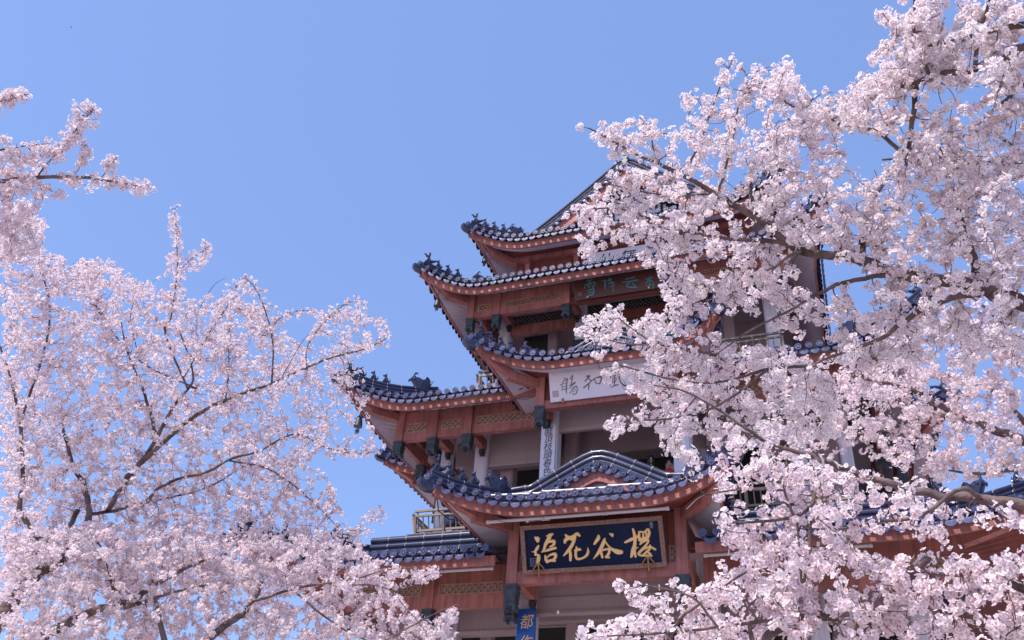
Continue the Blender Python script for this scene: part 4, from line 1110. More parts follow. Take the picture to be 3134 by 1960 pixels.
# ------------------------------------------------------------------ people
def person(label, loc, face, cloth, trousers, hair='bob', sc=1.0, sit=False, arm=None):
    root = thing('person', label, 'person', loc)
    root.rotation_euler = (0, 0, face)
    sh = .5 if sit else .93
    J = {'pel': (0, 0, sh), 'sp': (0, -.01, sh + .2), 'ch': (0, 0, sh + .40), 'nk': (0, -.01, sh + .54), 'hd': (0, -.02, sh + .62)}
    R_ = {'pel': .15, 'sp': .13, 'ch': .15, 'nk': .055, 'hd': .05}
    E_ = [('pel', 'sp'), ('sp', 'ch'), ('ch', 'nk'), ('nk', 'hd')]
    for s, q in ((-1, 'l'), (1, 'r')):
        J['s' + q] = (s * .19, 0, sh + .46); R_['s' + q] = .068
        up = arm == q
        J['e' + q] = (s * .25, -.06, sh + .22) if not up else (s * .27, -.14, sh + .30); R_['e' + q] = .05
        J['w' + q] = (s * .20, -.24, sh + .16) if not up else (s * .16, -.16, sh + .56); R_['w' + q] = .036
        J['h' + q] = (s * .1, 0, sh - .04); R_['h' + q] = .095
        J['k' + q] = (s * .11, -.42, sh - .02) if sit else (s * .1, -.01, .49); R_['k' + q] = .065
        J['a' + q] = (s * .11, -.40, .08) if sit else (s * .1, .02, .08); R_['a' + q] = .042
        J['t' + q] = (s * .12, -.55, .04) if sit else (s * .11, -.13, .04); R_['t' + q] = .036
        E_ += [('ch', 's' + q), ('s' + q, 'e' + q), ('e' + q, 'w' + q), ('pel', 'h' + q), ('h' + q, 'k' + q), ('k' + q, 'a' + q), ('a' + q, 't' + q)]
    ks = list(J)
    me = bpy.data.meshes.new('b'); me.from_pydata([J[k] for k in ks], [(ks.index(a), ks.index(b)) for a, b in E_], [])
    o = bpy.data.objects.new('b', me); COL.objects.link(o)
    md = o.modifiers.new('s', 'SKIN')
    for i, k in enumerate(ks): me.skin_vertices[0].data[i].radius = (R_[k], R_[k] * (.72 if k in ('pel', 'sp', 'ch') else 1))
    me.skin_vertices[0].data[0].use_root = True
    o.modifiers.new('u', 'SUBSURF').levels = 2
    dg = bpy.context.evaluated_depsgraph_get(); dg.update()
    ev = bpy.data.meshes.new_from_object(o.evaluated_get(dg))
    mb = MB(); mb.add([tuple(v.co) for v in ev.vertices], [tuple(p.vertices) for p in ev.polygons])
    bpy.data.objects.remove(o)
    for i, f in enumerate(mb.f):
        c = sum((Vector(mb.v[k]) for k in f), Vector()) / len(f)
        wr = min((c - Vector(J['w' + q])).length for q in 'lr')
        mb.mi[i] = 1 if (c.z > sh + .56 or wr < .035) else (2 if (c.z < sh + .02 or (sit and c.y < -.2 and c.z < sh + .1 and wr > .1)) else 0)
    hz = sh + .74
    n0 = len(mb.f)
    mb.ball((0, -.03, hz), .105, 16, 12, 1, sc=(.78, .92, 1.18))
    mb.ball((0, -.065, hz - .07), .06, 10, 8, 1, sc=(.85, .8, .8))
    mb.tube([(0, -.118, hz + .02), (0, -.138, hz - .02), (0, -.12, hz - .03)], [.008, .014, .01], 6, mi=1)
    for s in (-1, 1):
        mb.ball((s * .083, -.02, hz - .005), .024, 8, 6, 1, sc=(.4, .7, 1.1))
        mb.ball((s * .033, -.112, hz + .015), .011, 8, 6, 3, sc=(1.3, .6, .7))
        q = 'l' if s < 0 else 'r'; w = Vector(J['w' + q]); e = Vector(J['e' + q]); d = (w - e).normalized(); r = d.cross(Vector((0, 0, 1))); r = (r.normalized() if r.length > .1 else Vector((1, 0, 0)))
        mb.ball(tuple(w + d * .045), .042, 8, 6, 1, sc=(.8, .8, 1))
        for k in range(4):
            a = w + d * .07 + r * (k - 1.5) * .018; L = (.058, .068, .064, .05)[k]
            mb.tube([a, a + d * L * .6 - Vector((0, 0, .006)), a + d * L - Vector((0, 0, .02))], [.009, .0085, .006], 6, mi=1)
        a = w + d * .035 + r * .035; mb.tube([a, a + d * .03 + r * .02, a + d * .055 + r * .022], [.011, .01, .007], 6, mi=1)
    mb.tube([(-.022, -.108, hz - .062), (0, -.114, hz - .064), (.022, -.108, hz - .062)], [.003, .006, .003], 5, mi=4)
    mc = mat('cloth', cloth, .8, .12, 9.0, .2); mt = mat('trousers', trousers, .85, .12, 9.0, .2); ml = mat('lips', (.42, .14, .13), .5, .05)
    me2 = bpy.data.meshes.new('body')
    me2.from_pydata(mb.v, [], mb.f)
    for m in (mc, M['skin'], mt, M['iron'], ml): me2.materials.append(m)
    me2.polygons.foreach_set('material_index', mb.mi); me2.polygons.foreach_set('use_smooth', [True] * len(mb.f))
    bo = bpy.data.objects.new('body', me2); COL.objects.link(bo); bo.parent = root
    hm = MB()
    for i in range(15):                      # locks falling from the crown
        a = math.pi * (.5 + (i - 7) * .115)
        L = .30 if hair == 'bob' else .12
        pts = [(0, -.01, hz + .125), (.062 * math.cos(a), -.02 + .075 * math.sin(a), hz + .105), (.088 * math.cos(a), -.02 + .102 * math.sin(a), hz + .03), (.094 * math.cos(a), -.018 + .104 * math.sin(a), hz + .10 - L)]
        hm.tube(pts, [.03, .034, .034, .02], 7)
    for i in range(7):
        x = (i - 3) * .024
        hm.tube([(x * .5, -.02, hz + .125), (x * .9, -.09, hz + .11), (x * 1.25, -.128 + abs(x) * .3, hz + .062)], [.026, .024, .010], 6)
    me3 = bpy.data.meshes.new('hair'); me3.from_pydata(hm.v, [], hm.f); me3.materials.append(M['hair']); me3.polygons.foreach_set('use_smooth', [True] * len(hm.f))
    ho = bpy.data.objects.new('hair', me3); COL.objects.link(ho); ho.parent = root
    root.scale = (sc, sc, sc)
    return root
person('girl with a dark bob and fringe looking over the wavy blue roof ridge', (XC + .74, 19.15, 9.96), .25, (.45, .42, .45), (.05, .05, .08), 'bob', .78)
person('person in a red top on the balcony beside the girl with the dark bob', (XC + 1.17, 19.2, 9.93), .1, (.55, .05, .03), (.04, .04, .05), 'short', .74)
person('woman in a magenta quilted jacket with one arm raised on the balcony', (XC + 3.78, 19.25, 9.80), .5, (.36, .035, .17), (.03, .03, .05), 'short', .68, arm='l')
person('small child with a raised hand leaning on the rail beside the magenta jacket', (XC + 3.40, 19.20, 9.80), .3, (.05, .10, .32), (.04, .05, .10), 'short', .58, arm='r')
person('seated person in dark blue patterned clothes behind the left balcony rail', (XC - 4.45, 19.45, 9.80), 3.0, (.03, .05, .14), (.02, .03, .09), 'short', .85, sit=True)
person('seated person in teal and blue clothes behind the left balcony rail, nearer the porch', (XC - 3.95, 19.45, 9.80), 3.3, (.04, .10, .16), (.02, .05, .12), 'bob', .85, sit=True)

# small bird far up in the sky
p = at(218, 85, 120)
b = MB(); b.tube([p + np.array([-.07, 0, 0]), p + np.array([-.02, 0, .01]), p + np.array([.05, 0, 0]), p + np.array([.09, 0, -.01])], [.012, .035, .03, .008], 8)
for s in (-1, 1): b.add([p + np.array([-.03, 0, .01]), p + np.array([.04, 0, .01]), p + np.array([.02, s * .10, .07]), p + np.array([-.04, s * .16, .05])], [(0, 1, 2, 3)])
tag(b.build('bird', M['iron'], None), 'tiny dark bird high in the blue sky', 'bird')
# ------------------------------------------------------------------ cherry trees
def poly_sample(polys, n):
    """n pixels spread over weighted polygons [(points, weight)]"""
    out = []
    ws = []
    for pts, w in polys:
        a = np.array(pts, float); x, y = a[:, 0], a[:, 1]
        ws.append(w * abs(np.sum(x * np.roll(y, -1) - y * np.roll(x, -1))) / 2)
    ws = np.array(ws) / sum(ws)
    for (pts, _), w in zip(polys, ws):
        a = np.array(pts, float); k = int(round(n * w)); got = 0
        lo, hi = a.min(0), a.max(0)
        while got < k:
            q = lo + rng.random((max(64, k * 2), 2)) * (hi - lo)
            ins = np.zeros(len(q), bool)
            j = len(a) - 1
            for i in range(len(a)):
                c = ((a[i, 1] > q[:, 1]) != (a[j, 1] > q[:, 1]))
                with np.errstate(divide='ignore', invalid='ignore'):
                    xx = (a[j, 0] - a[i, 0]) * (q[:, 1] - a[i, 1]) / (a[j, 1] - a[i, 1]) + a[i, 0]
                ins ^= c & (q[:, 0] < xx); j = i
            q = q[ins][:k - got]; out.append(q); got += len(q)
    return np.concatenate(out) if out else np.zeros((0, 2))

def raw_mesh(name, co, sizes, idx, m, parent, col=None, smooth=False):
    me = bpy.data.meshes.new(name)
    me.vertices.add(len(co)); me.vertices.foreach_set('co', np.ascontiguousarray(co, dtype=np.float32).ravel())
    me.loops.add(len(idx)); me.loops.foreach_set('vertex_index', np.ascontiguousarray(idx, dtype=np.int32))
    me.polygons.add(len(sizes)); st = np.concatenate([[0], np.cumsum(sizes)[:-1]]).astype(np.int32)
    me.polygons.foreach_set('loop_start', st)
    me.update(calc_edges=True)
    me.materials.append(m)
    if smooth: me.polygons.foreach_set('use_smooth', np.ones(len(sizes), bool))
    if col is not None:
        a = me.attributes.new('tint', 'FLOAT_COLOR', 'POINT'); a.data.foreach_set('color', np.ascontiguousarray(col, dtype=np.float32).ravel())
    o = bpy.data.objects.new(name, me); COL.objects.link(o); o.parent = parent
    return o

def tubes_np(lines, ns):
    """lines = [(points (k,3), radii (k))]; returns raw mesh arrays"""
    co, idx, sizes = [], [], []
    off = 0
    for P, R in lines:
        k = len(P)
        T = np.gradient(P, axis=0); T /= np.linalg.norm(T, axis=1)[:, None] + 1e-9
        u = np.cross(T[0], [0.3, 0.2, 1.0]); u /= np.linalg.norm(u) + 1e-9
        an = np.linspace(0, 2 * np.pi, ns, endpoint=False)
        rows = []
        for i in range(k):
            u = u - T[i] * (u @ T[i]); u /= np.linalg.norm(u) + 1e-9
            w = np.cross(T[i], u)
            rows.append(P[i] + (np.cos(an)[:, None] * u + np.sin(an)[:, None] * w) * R[i])
        co.append(np.concatenate(rows))
        i0 = (np.arange(k - 1)[:, None] * ns + np.arange(ns)[None]).ravel(); i1 = (np.arange(k - 1)[:, None] * ns + (np.arange(ns) + 1)[None] % ns).ravel()
        idx.append((np.stack([i0, i1, i1 + ns, i0 + ns], 1) + off).ravel()); sizes.append(np.full(len(i0), 4))
        off += k * ns
    return np.concatenate(co), np.concatenate(sizes), np.concatenate(idx)

def flowers(pos, nrm, size, tone, five):
    """open five-petalled blossoms; tone 0..1 from white to pink"""
    n = len(pos)
    a = rng.normal(size=(n, 3)); u = a - nrm * np.sum(a * nrm, 1)[:, None]; u /= np.linalg.norm(u, axis=1)[:, None] + 1e-9
    w = np.cross(nrm, u)
    k = 4 if five else 3                     # outer points of one petal
    V = np.empty((n, 1 + 5 * k, 3)); C = np.ones((n, 1 + 5 * k, 4))
    V[:, 0] = pos - nrm * (size * .16)[:, None]
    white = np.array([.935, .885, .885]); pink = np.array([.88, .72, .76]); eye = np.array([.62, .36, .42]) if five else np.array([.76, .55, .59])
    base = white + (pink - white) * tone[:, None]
    C[:, 0, :3] = eye
    pat = [(-.42, .50), (-.30, .93), (.30, .93), (.42, .50)] if five else [(-.46, .62), (0, 1.0), (.46, .62)]
    for p in range(5):
        th = 2 * np.pi * p / 5 + rng.normal(0, .10, n)
        cup = rng.normal(.22, .10, n)
        d = u * np.cos(th)[:, None] + w * np.sin(th)[:, None]; e = -u * np.sin(th)[:, None] + w * np.cos(th)[:, None]
        for j, (b, a_) in enumerate(pat):
            V[:, 1 + p * k + j] = pos + (d * (a_ * size)[:, None] + e * (b * size)[:, None] + nrm * (cup * a_ * a_ * size)[:, None])
            C[:, 1 + p * k + j, :3] = base
    f = np.array([[0] + [1 + p * k + j for j in range(k)] for p in range(5)])
    idx = (f[None] + (np.arange(n) * (1 + 5 * k))[:, None, None]).reshape(-1)
    return V.reshape(-1, 3), np.full(n * 5, k + 1), idx, C.reshape(-1, 4)

def make_tree(label, limbs, polys, n, dist, spread, ball_r, nfl, fsize, trunk, gap=.085, tone=.18, five=True, sleeves=(), tk=1.0, lk=1.0, reach=(.2, 1.0), droop=.0):
    """limbs: (pixel polyline with distance and radius); the crown's twigs grow from them towards points spread through the crown's depth"""
    root = thing('cherry_tree', label, 'cherry tree', (trunk[0], trunk[1], 0), 'blossoming cherry trees')
    org = np.array([trunk[0], trunk[1], 0.0])
    lines, nodes, ndir, nrad = [], [], [], []
    for L in limbs:
        pts = [tuple(at(x, y, d)) + (r * lk,) for x, y, d, r in L]
        P = np.array(catmull(pts, 9))
        jit = rng.normal(size=(len(P), 3)); jit = (jit + np.roll(jit, 1, 0) + np.roll(jit, -1, 0)) / 3
        P[:, :3] += jit * np.minimum(.012, P[:, 3] * .35)[:, None]
        lines.append((P[:, :3], P[:, 3]))
        g_ = np.gradient(P[:, :3], axis=0); g_ /= np.linalg.norm(g_, axis=1)[:, None] + 1e-9
        nodes.append(P[:, :3]); ndir.append(g_); nrad.append(P[:, 3])
    # trunk down to the ground from the limb that leaves the frame
    b0 = lines[0][0][0]; r0 = max(.10, lines[0][1][0] * 1.15)
    tr = [tuple(b0) + (lines[0][1][0],), tuple(lerp(b0, np.array([trunk[0], trunk[1], b0[2] - .8]), .8)) + (r0,), (trunk[0], trunk[1], b0[2] * .45, r0 * 1.25), (trunk[0] + .05, trunk[1], .25, r0 * 1.45), (trunk[0] + .05, trunk[1], -.1, r0 * 2.0)]
    T_ = np.array(catmull(tr, 8)); lines.append((T_[:, :3], T_[:, 3]))
    for L in lines[1:-1]:                    # side limbs reach the nearest limb or the trunk
        s_ = L[0][0]; best, bd = None, 1e9
        for Q in lines:
            if Q is L: continue
            dd = np.linalg.norm(Q[0] - s_, axis=1); i = dd.argmin()
            if dd[i] < bd: bd, best = dd[i], (Q[0][i], Q[1][i])
        if .03 < bd < 6.0:
            mid = (s_ + best[0]) / 2 + np.array([0, 0, -.08 * bd])
            lines.append((np.array(catmull([tuple(best[0]), tuple(mid), tuple(s_)], 6)), np.linspace(min(best[1], L[1][0] * 1.25), L[1][0], 13)))
    co, sz, ix = tubes_np(lines, 9)
    raw_mesh('trunk', co - org, sz, ix, M['bark'], root, smooth=True)
    N = np.concatenate(nodes); D = np.concatenate(ndir); Rr = np.concatenate(nrad)
    # targets
    px = poly_sample(polys, n)
    dd = dist + rng.normal(0, 1, len(px)) * spread
    tg = np.array([at(x, y, d) for (x, y), d in zip(px, dd)])
    dn = np.array([np.min(np.sum((N - t) ** 2, 1)) for t in tg]); tg = tg[np.argsort(dn)]
    cap = len(N) + len(tg) * 7
    NN = np.empty((cap, 3)); ND = np.empty((cap, 3)); NR = np.empty(cap); c = len(N)
    NN[:c], ND[:c], NR[:c] = N, D, Rr
    twigs, balls = [], []
    for t in tg:
        d2 = np.sum((NN[:c] - t) ** 2, 1) + (NR[:c] < .0032) * .05
        i = int(np.argmin(d2)); a = NN[i]; L = math.sqrt(np.sum((a - t) ** 2))
        if L < .05: continue
        v = (t - a) / L
        st = ND[i] * .45 + v * .8 + rng.normal(0, .22, 3); st /= np.linalg.norm(st)
        q = np.linspace(0, 1, 7)[:, None]
        m = a + st * L * .5 + np.array([0, 0, -droop * L])
        P = (1 - q) ** 2 * a + 2 * q * (1 - q) * m + q * q * t
        jit = rng.normal(0, .012 * min(1, L), (7, 3)); jit[0] = 0; P = P + jit
        r1 = min(NR[i] * .75, .0035 + .0065 * min(L, 1.3)); R = np.linspace(r1, max(.0018, r1 * .42), 7) * tk
        twigs.append((P, R))
        g_ = np.gradient(P, axis=0); g_ /= np.linalg.norm(g_, axis=1)[:, None] + 1e-9
        NN[c:c + 6], ND[c:c + 6], NR[c:c + 6] = P[1:], g_[1:], R[1:]; c += 6
        s0 = reach[0] if L > .25 else 0.0
        k = max(1, int(L * (reach[1] - s0) / gap + rng.random()))
        for s_ in s0 + (reach[1] - s0) * (np.arange(k) + rng.random(k) * .9 + .1) / k:
            f = min(s_, .999) * 6; j = int(f); p = lerp(P[j], P[j + 1], f - j)
            balls.append(p + rng.normal(0, ball_r * .45, 3))
    for (li, s0, s1, g2, off) in sleeves:    # blossom packed straight along a limb
        P = nodes[li]; seg = np.linalg.norm(np.diff(P, axis=0), axis=1); cs = np.concatenate([[0], np.cumsum(seg)]); tot = cs[-1]
        x = s0 * tot
        while x < s1 * tot:
            j = min(len(P) - 2, int(np.searchsorted(cs, x)) - 1 if x > 0 else 0)
            p = lerp(P[j], P[j + 1], (x - cs[j]) / max(1e-6, seg[j])); o_ = rng.normal(0, off, 3)
            balls.append(p + o_); twigs.append((np.array([p, p + o_ * .5 + [0, 0, .003], p + o_]), np.array([.004, .003, .002])))
            x += g2 * rng.uniform(.5, 1.5)
    co, sz, ix = tubes_np(twigs, 4)
    raw_mesh('twigs', co - org, sz, ix, M['twig'], root, smooth=True)
    B = np.array(balls)
    kf = np.maximum(3, rng.poisson(nfl, len(B)))
    bi = np.repeat(np.arange(len(B)), kf); n = len(bi)
    br = (ball_r * np.clip(rng.normal(1, .22, len(B)), .55, 1.6))[bi]
    dr = rng.normal(size=(n, 3)); dr[:, 2] -= .12; dr /= np.linalg.norm(dr, axis=1)[:, None]
    pos = B[bi] + dr * (br * rng.uniform(.45, 1.05, n))[:, None]
    nr = dr + rng.normal(0, .26, (n, 3)); nr /= np.linalg.norm(nr, axis=1)[:, None]
    tn = np.clip(tone + rng.normal(0, .10, len(B))[bi] + rng.normal(0, .10, n), 0, 1)
    co, sz, ix, cl = flowers(pos, nr, fsize * np.clip(rng.normal(1, .14, n), .6, 1.4), tn, five)
    raw_mesh('blossom', co - org, sz, ix, M['petal'], root, cl, smooth=True)
    print('TREE', label[:40], 'twigs', len(twigs), 'balls', len(B), 'flowers', n)
    return root

W_ = lambda pts, d0, d1, r0, r1: [(x, y, lerp(d0, d1, i / max(1, len(pts) - 1)), lerp(r0, r1, i / max(1, len(pts) - 1))) for i, (x, y) in enumerate(pts)]

# big tree at the left, trunk below the frame
limbs = [W_([(-160, 2150), (0, 1902), (38, 1844), (83, 1787), (127, 1749), (184, 1717), (222, 1673), (254, 1629), (273, 1571), (260, 1500), (222, 1420), (190, 1300)], 12.2, 13.4, .16, .03),
 W_([(273, 1575), (356, 1562), (413, 1546), (508, 1527), (640, 1490), (760, 1420)], 13.2, 13.6, .04, .012),
 W_([(32, 1749), (95, 1705), (159, 1660), (203, 1630), (240, 1560)], 12.9, 13.2, .07, .05),
 W_([(330, 1560), (400, 1457), (457, 1381), (508, 1286), (533, 1241), (571, 1197), (590, 1140), (545, 1000)], 13.2, 13.8, .055, .018),
 W_([(380, 1480), (406, 1444), (520, 1336), (609, 1267), (692, 1222), (825, 1178), (920, 1133), (1016, 1095), (1111, 1070), (1185, 1036)], 13.2, 12.6, .06, .008),
 W_([(440, 1545), (508, 1482), (635, 1444), (705, 1406), (793, 1381), (900, 1330), (1000, 1370), (1100, 1390), (1170, 1375)], 13.0, 12.4, .035, .006),
 W_([(480, 1330), (440, 1200), (390, 1080), (370, 980)], 13.5, 14.0, .04, .012),
 W_([(60, 1560), (70, 1450), (62, 1300), (30, 1150), (0, 1060)], 13.0, 13.6, .05, .02),
 W_([(575, 1190), (505, 1020), (524, 968), (542, 831), (539, 706), (533, 636)], 13.6, 13.9, .025, .005),
 W_([(540, 838), (590, 790), (645, 752)], 13.7, 13.7, .008, .004),
 W_([(832, 1178), (833, 1033), (792, 902), (744, 843)], 13.2, 13.2, .022, .006),
 W_([(940, 1130), (941, 1060), (1000, 980), (1060, 930), (1110, 925)], 12.9, 12.9, .012, .005),
 W_([(800, 1030), (880, 960), (960, 950)], 13.2, 13.2, .009, .005),
 W_([(560, 1160), (640, 1020), (700, 930), (725, 870)], 13.6, 13.6, .016, .005),
 W_([(690, 1230), (700, 1100), (690, 1010)], 13.3, 13.5, .018, .006),
 W_([(600, 1190), (420, 1100), (300, 950), (240, 830)], 13.6, 14.2, .02, .006),
 W_([(700, 1410), (830, 1440), (950, 1530), (1040, 1620)], 12.8, 12.4, .02, .007),
 W_([(60, 1300), (150, 1000), (120, 800), (60, 660)], 13.6, 14.0, .03, .008), W_([(620, 1100), (600, 980), (650, 880), (690, 850)], 13.6, 13.6, .012, .004), W_([(860, 1160), (930, 1040), (985, 1000)], 13.0, 13.0, .01, .004), W_([(420, 1080), (400, 960), (440, 870)], 13.9, 14, .012, .005)]
polys = [([(0, 780), (125, 770), (230, 795), (330, 800), (390, 850), (480, 865), (540, 910), (640, 910), (720, 890), (790, 950), (880, 1010), (960, 1110), (1010, 1200), (1020, 1300), (980, 1400), (900, 1450), (960, 1560), (1040, 1650), (1090, 1720), (900, 1800), (600, 1820), (300, 1800), (0, 1800)], 1.0),
 ([(0, 620), (70, 610), (140, 670), (130, 790), (0, 800)], 1.7), ([(230, 790), (330, 790), (385, 830), (390, 870), (200, 870)], 1.3),
 ([(520, 640), (545, 640), (560, 900), (515, 900)], .55), ([(550, 830), (650, 745), (655, 765), (570, 860)], .5), ([(720, 840), (760, 850), (820, 960), (780, 980)], .7),
 ([(960, 955), (1110, 925), (1195, 1010), (1190, 1050), (1100, 1090), (1000, 1100), (930, 1060)], .6), ([(1000, 1100), (1110, 1090), (1120, 1180), (1150, 1270), (1060, 1290), (1000, 1250)], .42), ([(960, 1290), (1120, 1290), (1180, 1360), (1170, 1390), (1060, 1400), (980, 1400)], .32),
 ([(1020, 1640), (1150, 1545), (1180, 1540), (1170, 1610), (1100, 1670)], .6), ([(960, 1450), (1010, 1460), (1070, 1600), (980, 1560)], .6)]
make_tree('large cherry tree in full blossom filling the left half, with upright twigs against the sky', limbs, polys, 5200, 13.9, .85, .037, 7, .0190, (-9.4, 7.0), gap=.066, tk=1.25, lk=.62, tone=.16, five=False,
          sleeves=[(4, .45, 1.0, .035, .05), (5, .5, 1.0, .04, .05), (8, .3, 1.0, .03, .035), (9, .3, 1.0, .02, .035), (10, .3, 1.0, .035, .06), (11, .2, 1.0, .025, .05), (12, .2, 1.0, .025, .05), (13, .3, 1, .025, .06), (14, .3, 1, .025, .06), (15, .4, 1, .025, .06), (16, .3, 1, .03, .05)])

# branches of a nearer tree in the upper left corner
limbs = [W_([(-260, 640), (-120, 580), (0, 557), (131, 542), (238, 542), (310, 551), (417, 569), (456, 578)], 10.4, 10.8, .05, .006),
 W_([(118, 540), (125, 527), (179, 462), (238, 390), (288, 335)], 10.6, 10.8, .014, .005),
 W_([(305, 550), (330, 520), (357, 480)], 10.7, 10.7, .008, .004), W_([(225, 540), (250, 500), (262, 440)], 10.7, 10.7, .008, .004),
 W_([(-120, 420), (0, 310), (40, 300), (88, 288)], 10.4, 10.4, .02, .006), W_([(-140, 600), (-40, 480), (60, 450), (150, 440)], 10.4, 10.6, .02, .006),
 W_([(100, 548), (150, 580), (190, 602)], 10.6, 10.6, .006, .003), W_([(-160, 700), (0, 690), (90, 640)], 10.6, 11.2, .02, .006)]
polys = [([(0, 480), (100, 470), (140, 540), (150, 590), (110, 640), (120, 700), (130, 770), (0, 800)], 1.3), ([(0, 280), (85, 280), (90, 305), (0, 330)], 1.0), ([(0, 400), (20, 400), (25, 450), (0, 460)], 1.0), ([(20, 440), (130, 430), (160, 455), (130, 500), (30, 510)], 1.0), ([(180, 545), (290, 550), (290, 585), (200, 575)], .8), ([(-200, 250), (0, 280), (0, 720), (-200, 760)], .6), ([(-700, 150), (-200, 250), (-200, 1000), (-800, 900)], .6)]
make_tree('nearer cherry tree reaching in at the upper left edge with long blossom spikes', limbs, polys, 850, 10.6, .35, .045, 12, .0185, (-9.6, 5.2), gap=.06, tone=.14, five=False, tk=1.2, lk=.65,
          sleeves=[(0, .60, .76, .035, .03), (0, .80, 1.0, .015, .034), (1, .40, 1.0, .011, .055), (2, .4, 1.0, .014, .03), (3, .35, 1.0, .016, .03), (4, .4, 1, .014, .04), (6, .8, 1.0, .02, .018), (1, .1, .45, .07, .035)])

# tree along the bottom left, its limbs rising to the right
limbs = [W_([(60, 2100), (127, 1960), (210, 1908), (305, 1863), (394, 1844), (457, 1800), (508, 1771), (640, 1710), (800, 1670)], 11.6, 12.0, .085, .012),
 W_([(560, 2090), (641, 1960), (698, 1908), (749, 1870), (787, 1819), (800, 1780)], 11.4, 11.7, .065, .03),
 W_([(787, 1838), (889, 1806), (1000, 1785), (1079, 1775), (1180, 1745), (1285, 1735)], 11.6, 11.3, .022, .005),
 W_([(305, 1866), (420, 1850), (520, 1815), (640, 1790)], 11.7, 11.8, .04, .014), W_([(340, 1780), (320, 1700), (300, 1660)], 12.2, 12.2, .02, .012),
 W_([(1080, 1790), (1180, 1800), (1250, 1870), (1300, 1930)], 11.4, 11.2, .012, .005), W_([(900, 1810), (1010, 1900), (1120, 1960), (1250, 2000)], 11.4, 11.2, .016, .006), W_([(1180, 1960), (1290, 1900), (1360, 1865), (1400, 1850)], 11.1, 11.0, .012, .005)]
polys = [([(0, 1640), (300, 1600), (640, 1620), (900, 1650), (1100, 1660), (1180, 1740), (1100, 1800), (1000, 1960), (0, 1960)], .9), ([(1000, 1780), (1170, 1770), (1240, 1830), (1180, 1960), (1000, 1960)], .9), ([(1100, 1640), (1180, 1730), (1290, 1745), (1370, 1745), (1350, 1790), (1230, 1790), (1120, 1780)], .5), ([(1230, 1850), (1330, 1900), (1400, 1850), (1390, 1960), (1180, 1960)], .75), ([(0, 1960), (1400, 1960), (1300, 2080), (0, 2080)], .3)]
make_tree('cherry tree along the bottom left whose grey limbs rise towards the pavilion', limbs, polys, 2000, 12.2, .55, .044, 10, .0195, (-6.6, 6.4), gap=.072, tone=.17, five=False, tk=1.2, lk=.8)

# great limb from the right across the pavilion
limbs = [W_([(3420, 1120), (3250, 975), (3134, 930), (3050, 905), (2960, 870), (2800, 850), (2700, 820), (2640, 800), (2530, 780), (2434, 757), (2331, 680), (2245, 628), (2180, 589), (2107, 546), (2008, 499), (1944, 473), (1841, 413), (1800, 392)], 7.6, 7.6, .064, .005),
 W_([(2450, 765), (2374, 740), (2260, 735), (2146, 718), (2040, 700), (1930, 660)], 7.6, 7.5, .022, .005),
 W_([(3010, 890), (3003, 871), (2970, 770), (2947, 700), (2925, 600)], 7.6, 7.9, .04, .018), W_([(2985, 897), (2860, 927), (2780, 975), (2702, 1033), (2600, 1070), (2480, 1120)], 7.5, 7.2, .028, .008),
 W_([(2725, 843), (2614, 857), (2544, 880), (2480, 913), (2420, 950), (2300, 1010), (2200, 1080)], 7.5, 7.2, .02, .005),
 W_([(2205, 600), (2205, 570), (2240, 440), (2260, 330), (2285, 250)], 7.6, 7.7, .014, .005), W_([(2107, 546), (2112, 500), (2150, 420), (2180, 330), (2215, 240), (2240, 190)], 7.6, 7.6, .012, .004),
 W_([(2020, 505), (2000, 460), (1990, 400), (1960, 360)], 7.6, 7.6, .009, .004), W_([(2330, 680), (2300, 600), (2310, 500), (2390, 430), (2470, 370)], 7.6, 7.9, .016, .006),
 W_([(1990, 670), (1900, 640), (1820, 640), (1740, 650)], 7.5, 7.4, .010, .004), W_([(2000, 700), (1930, 720), (1830, 760), (1790, 780)], 7.4, 7.3, .007, .003),
 W_([(2440, 765), (2350, 830), (2230, 860), (2080, 880)], 7.4, 7.2, .013, .004), W_([(2190, 1085), (2050, 1060), (1900, 1050), (1760, 1010)], 7.2, 7.0, .010, .003), W_([(2000, 1055), (1900, 980), (1850, 935)], 7.0, 7.0, .006, .003),
 W_([(2500, 1120), (2350, 1130), (2200, 1170), (2050, 1160), (1900, 1120), (1830, 1130)], 7.2, 6.9, .013, .004), W_([(2350, 1135), (2200, 1240), (2060, 1280), (1920, 1290), (1860, 1320)], 7.1, 6.9, .011, .004),
 W_([(2640, 800), (2640, 700), (2680, 600), (2760, 480)], 7.8, 8.2, .03, .012), W_([(2925, 600), (2890, 480), (2840, 400)], 8, 8.1, .016, .006), W_([(2200, 590), (2100, 600), (1980, 590), (1850, 560)], 7.6, 7.4, .010, .004)]
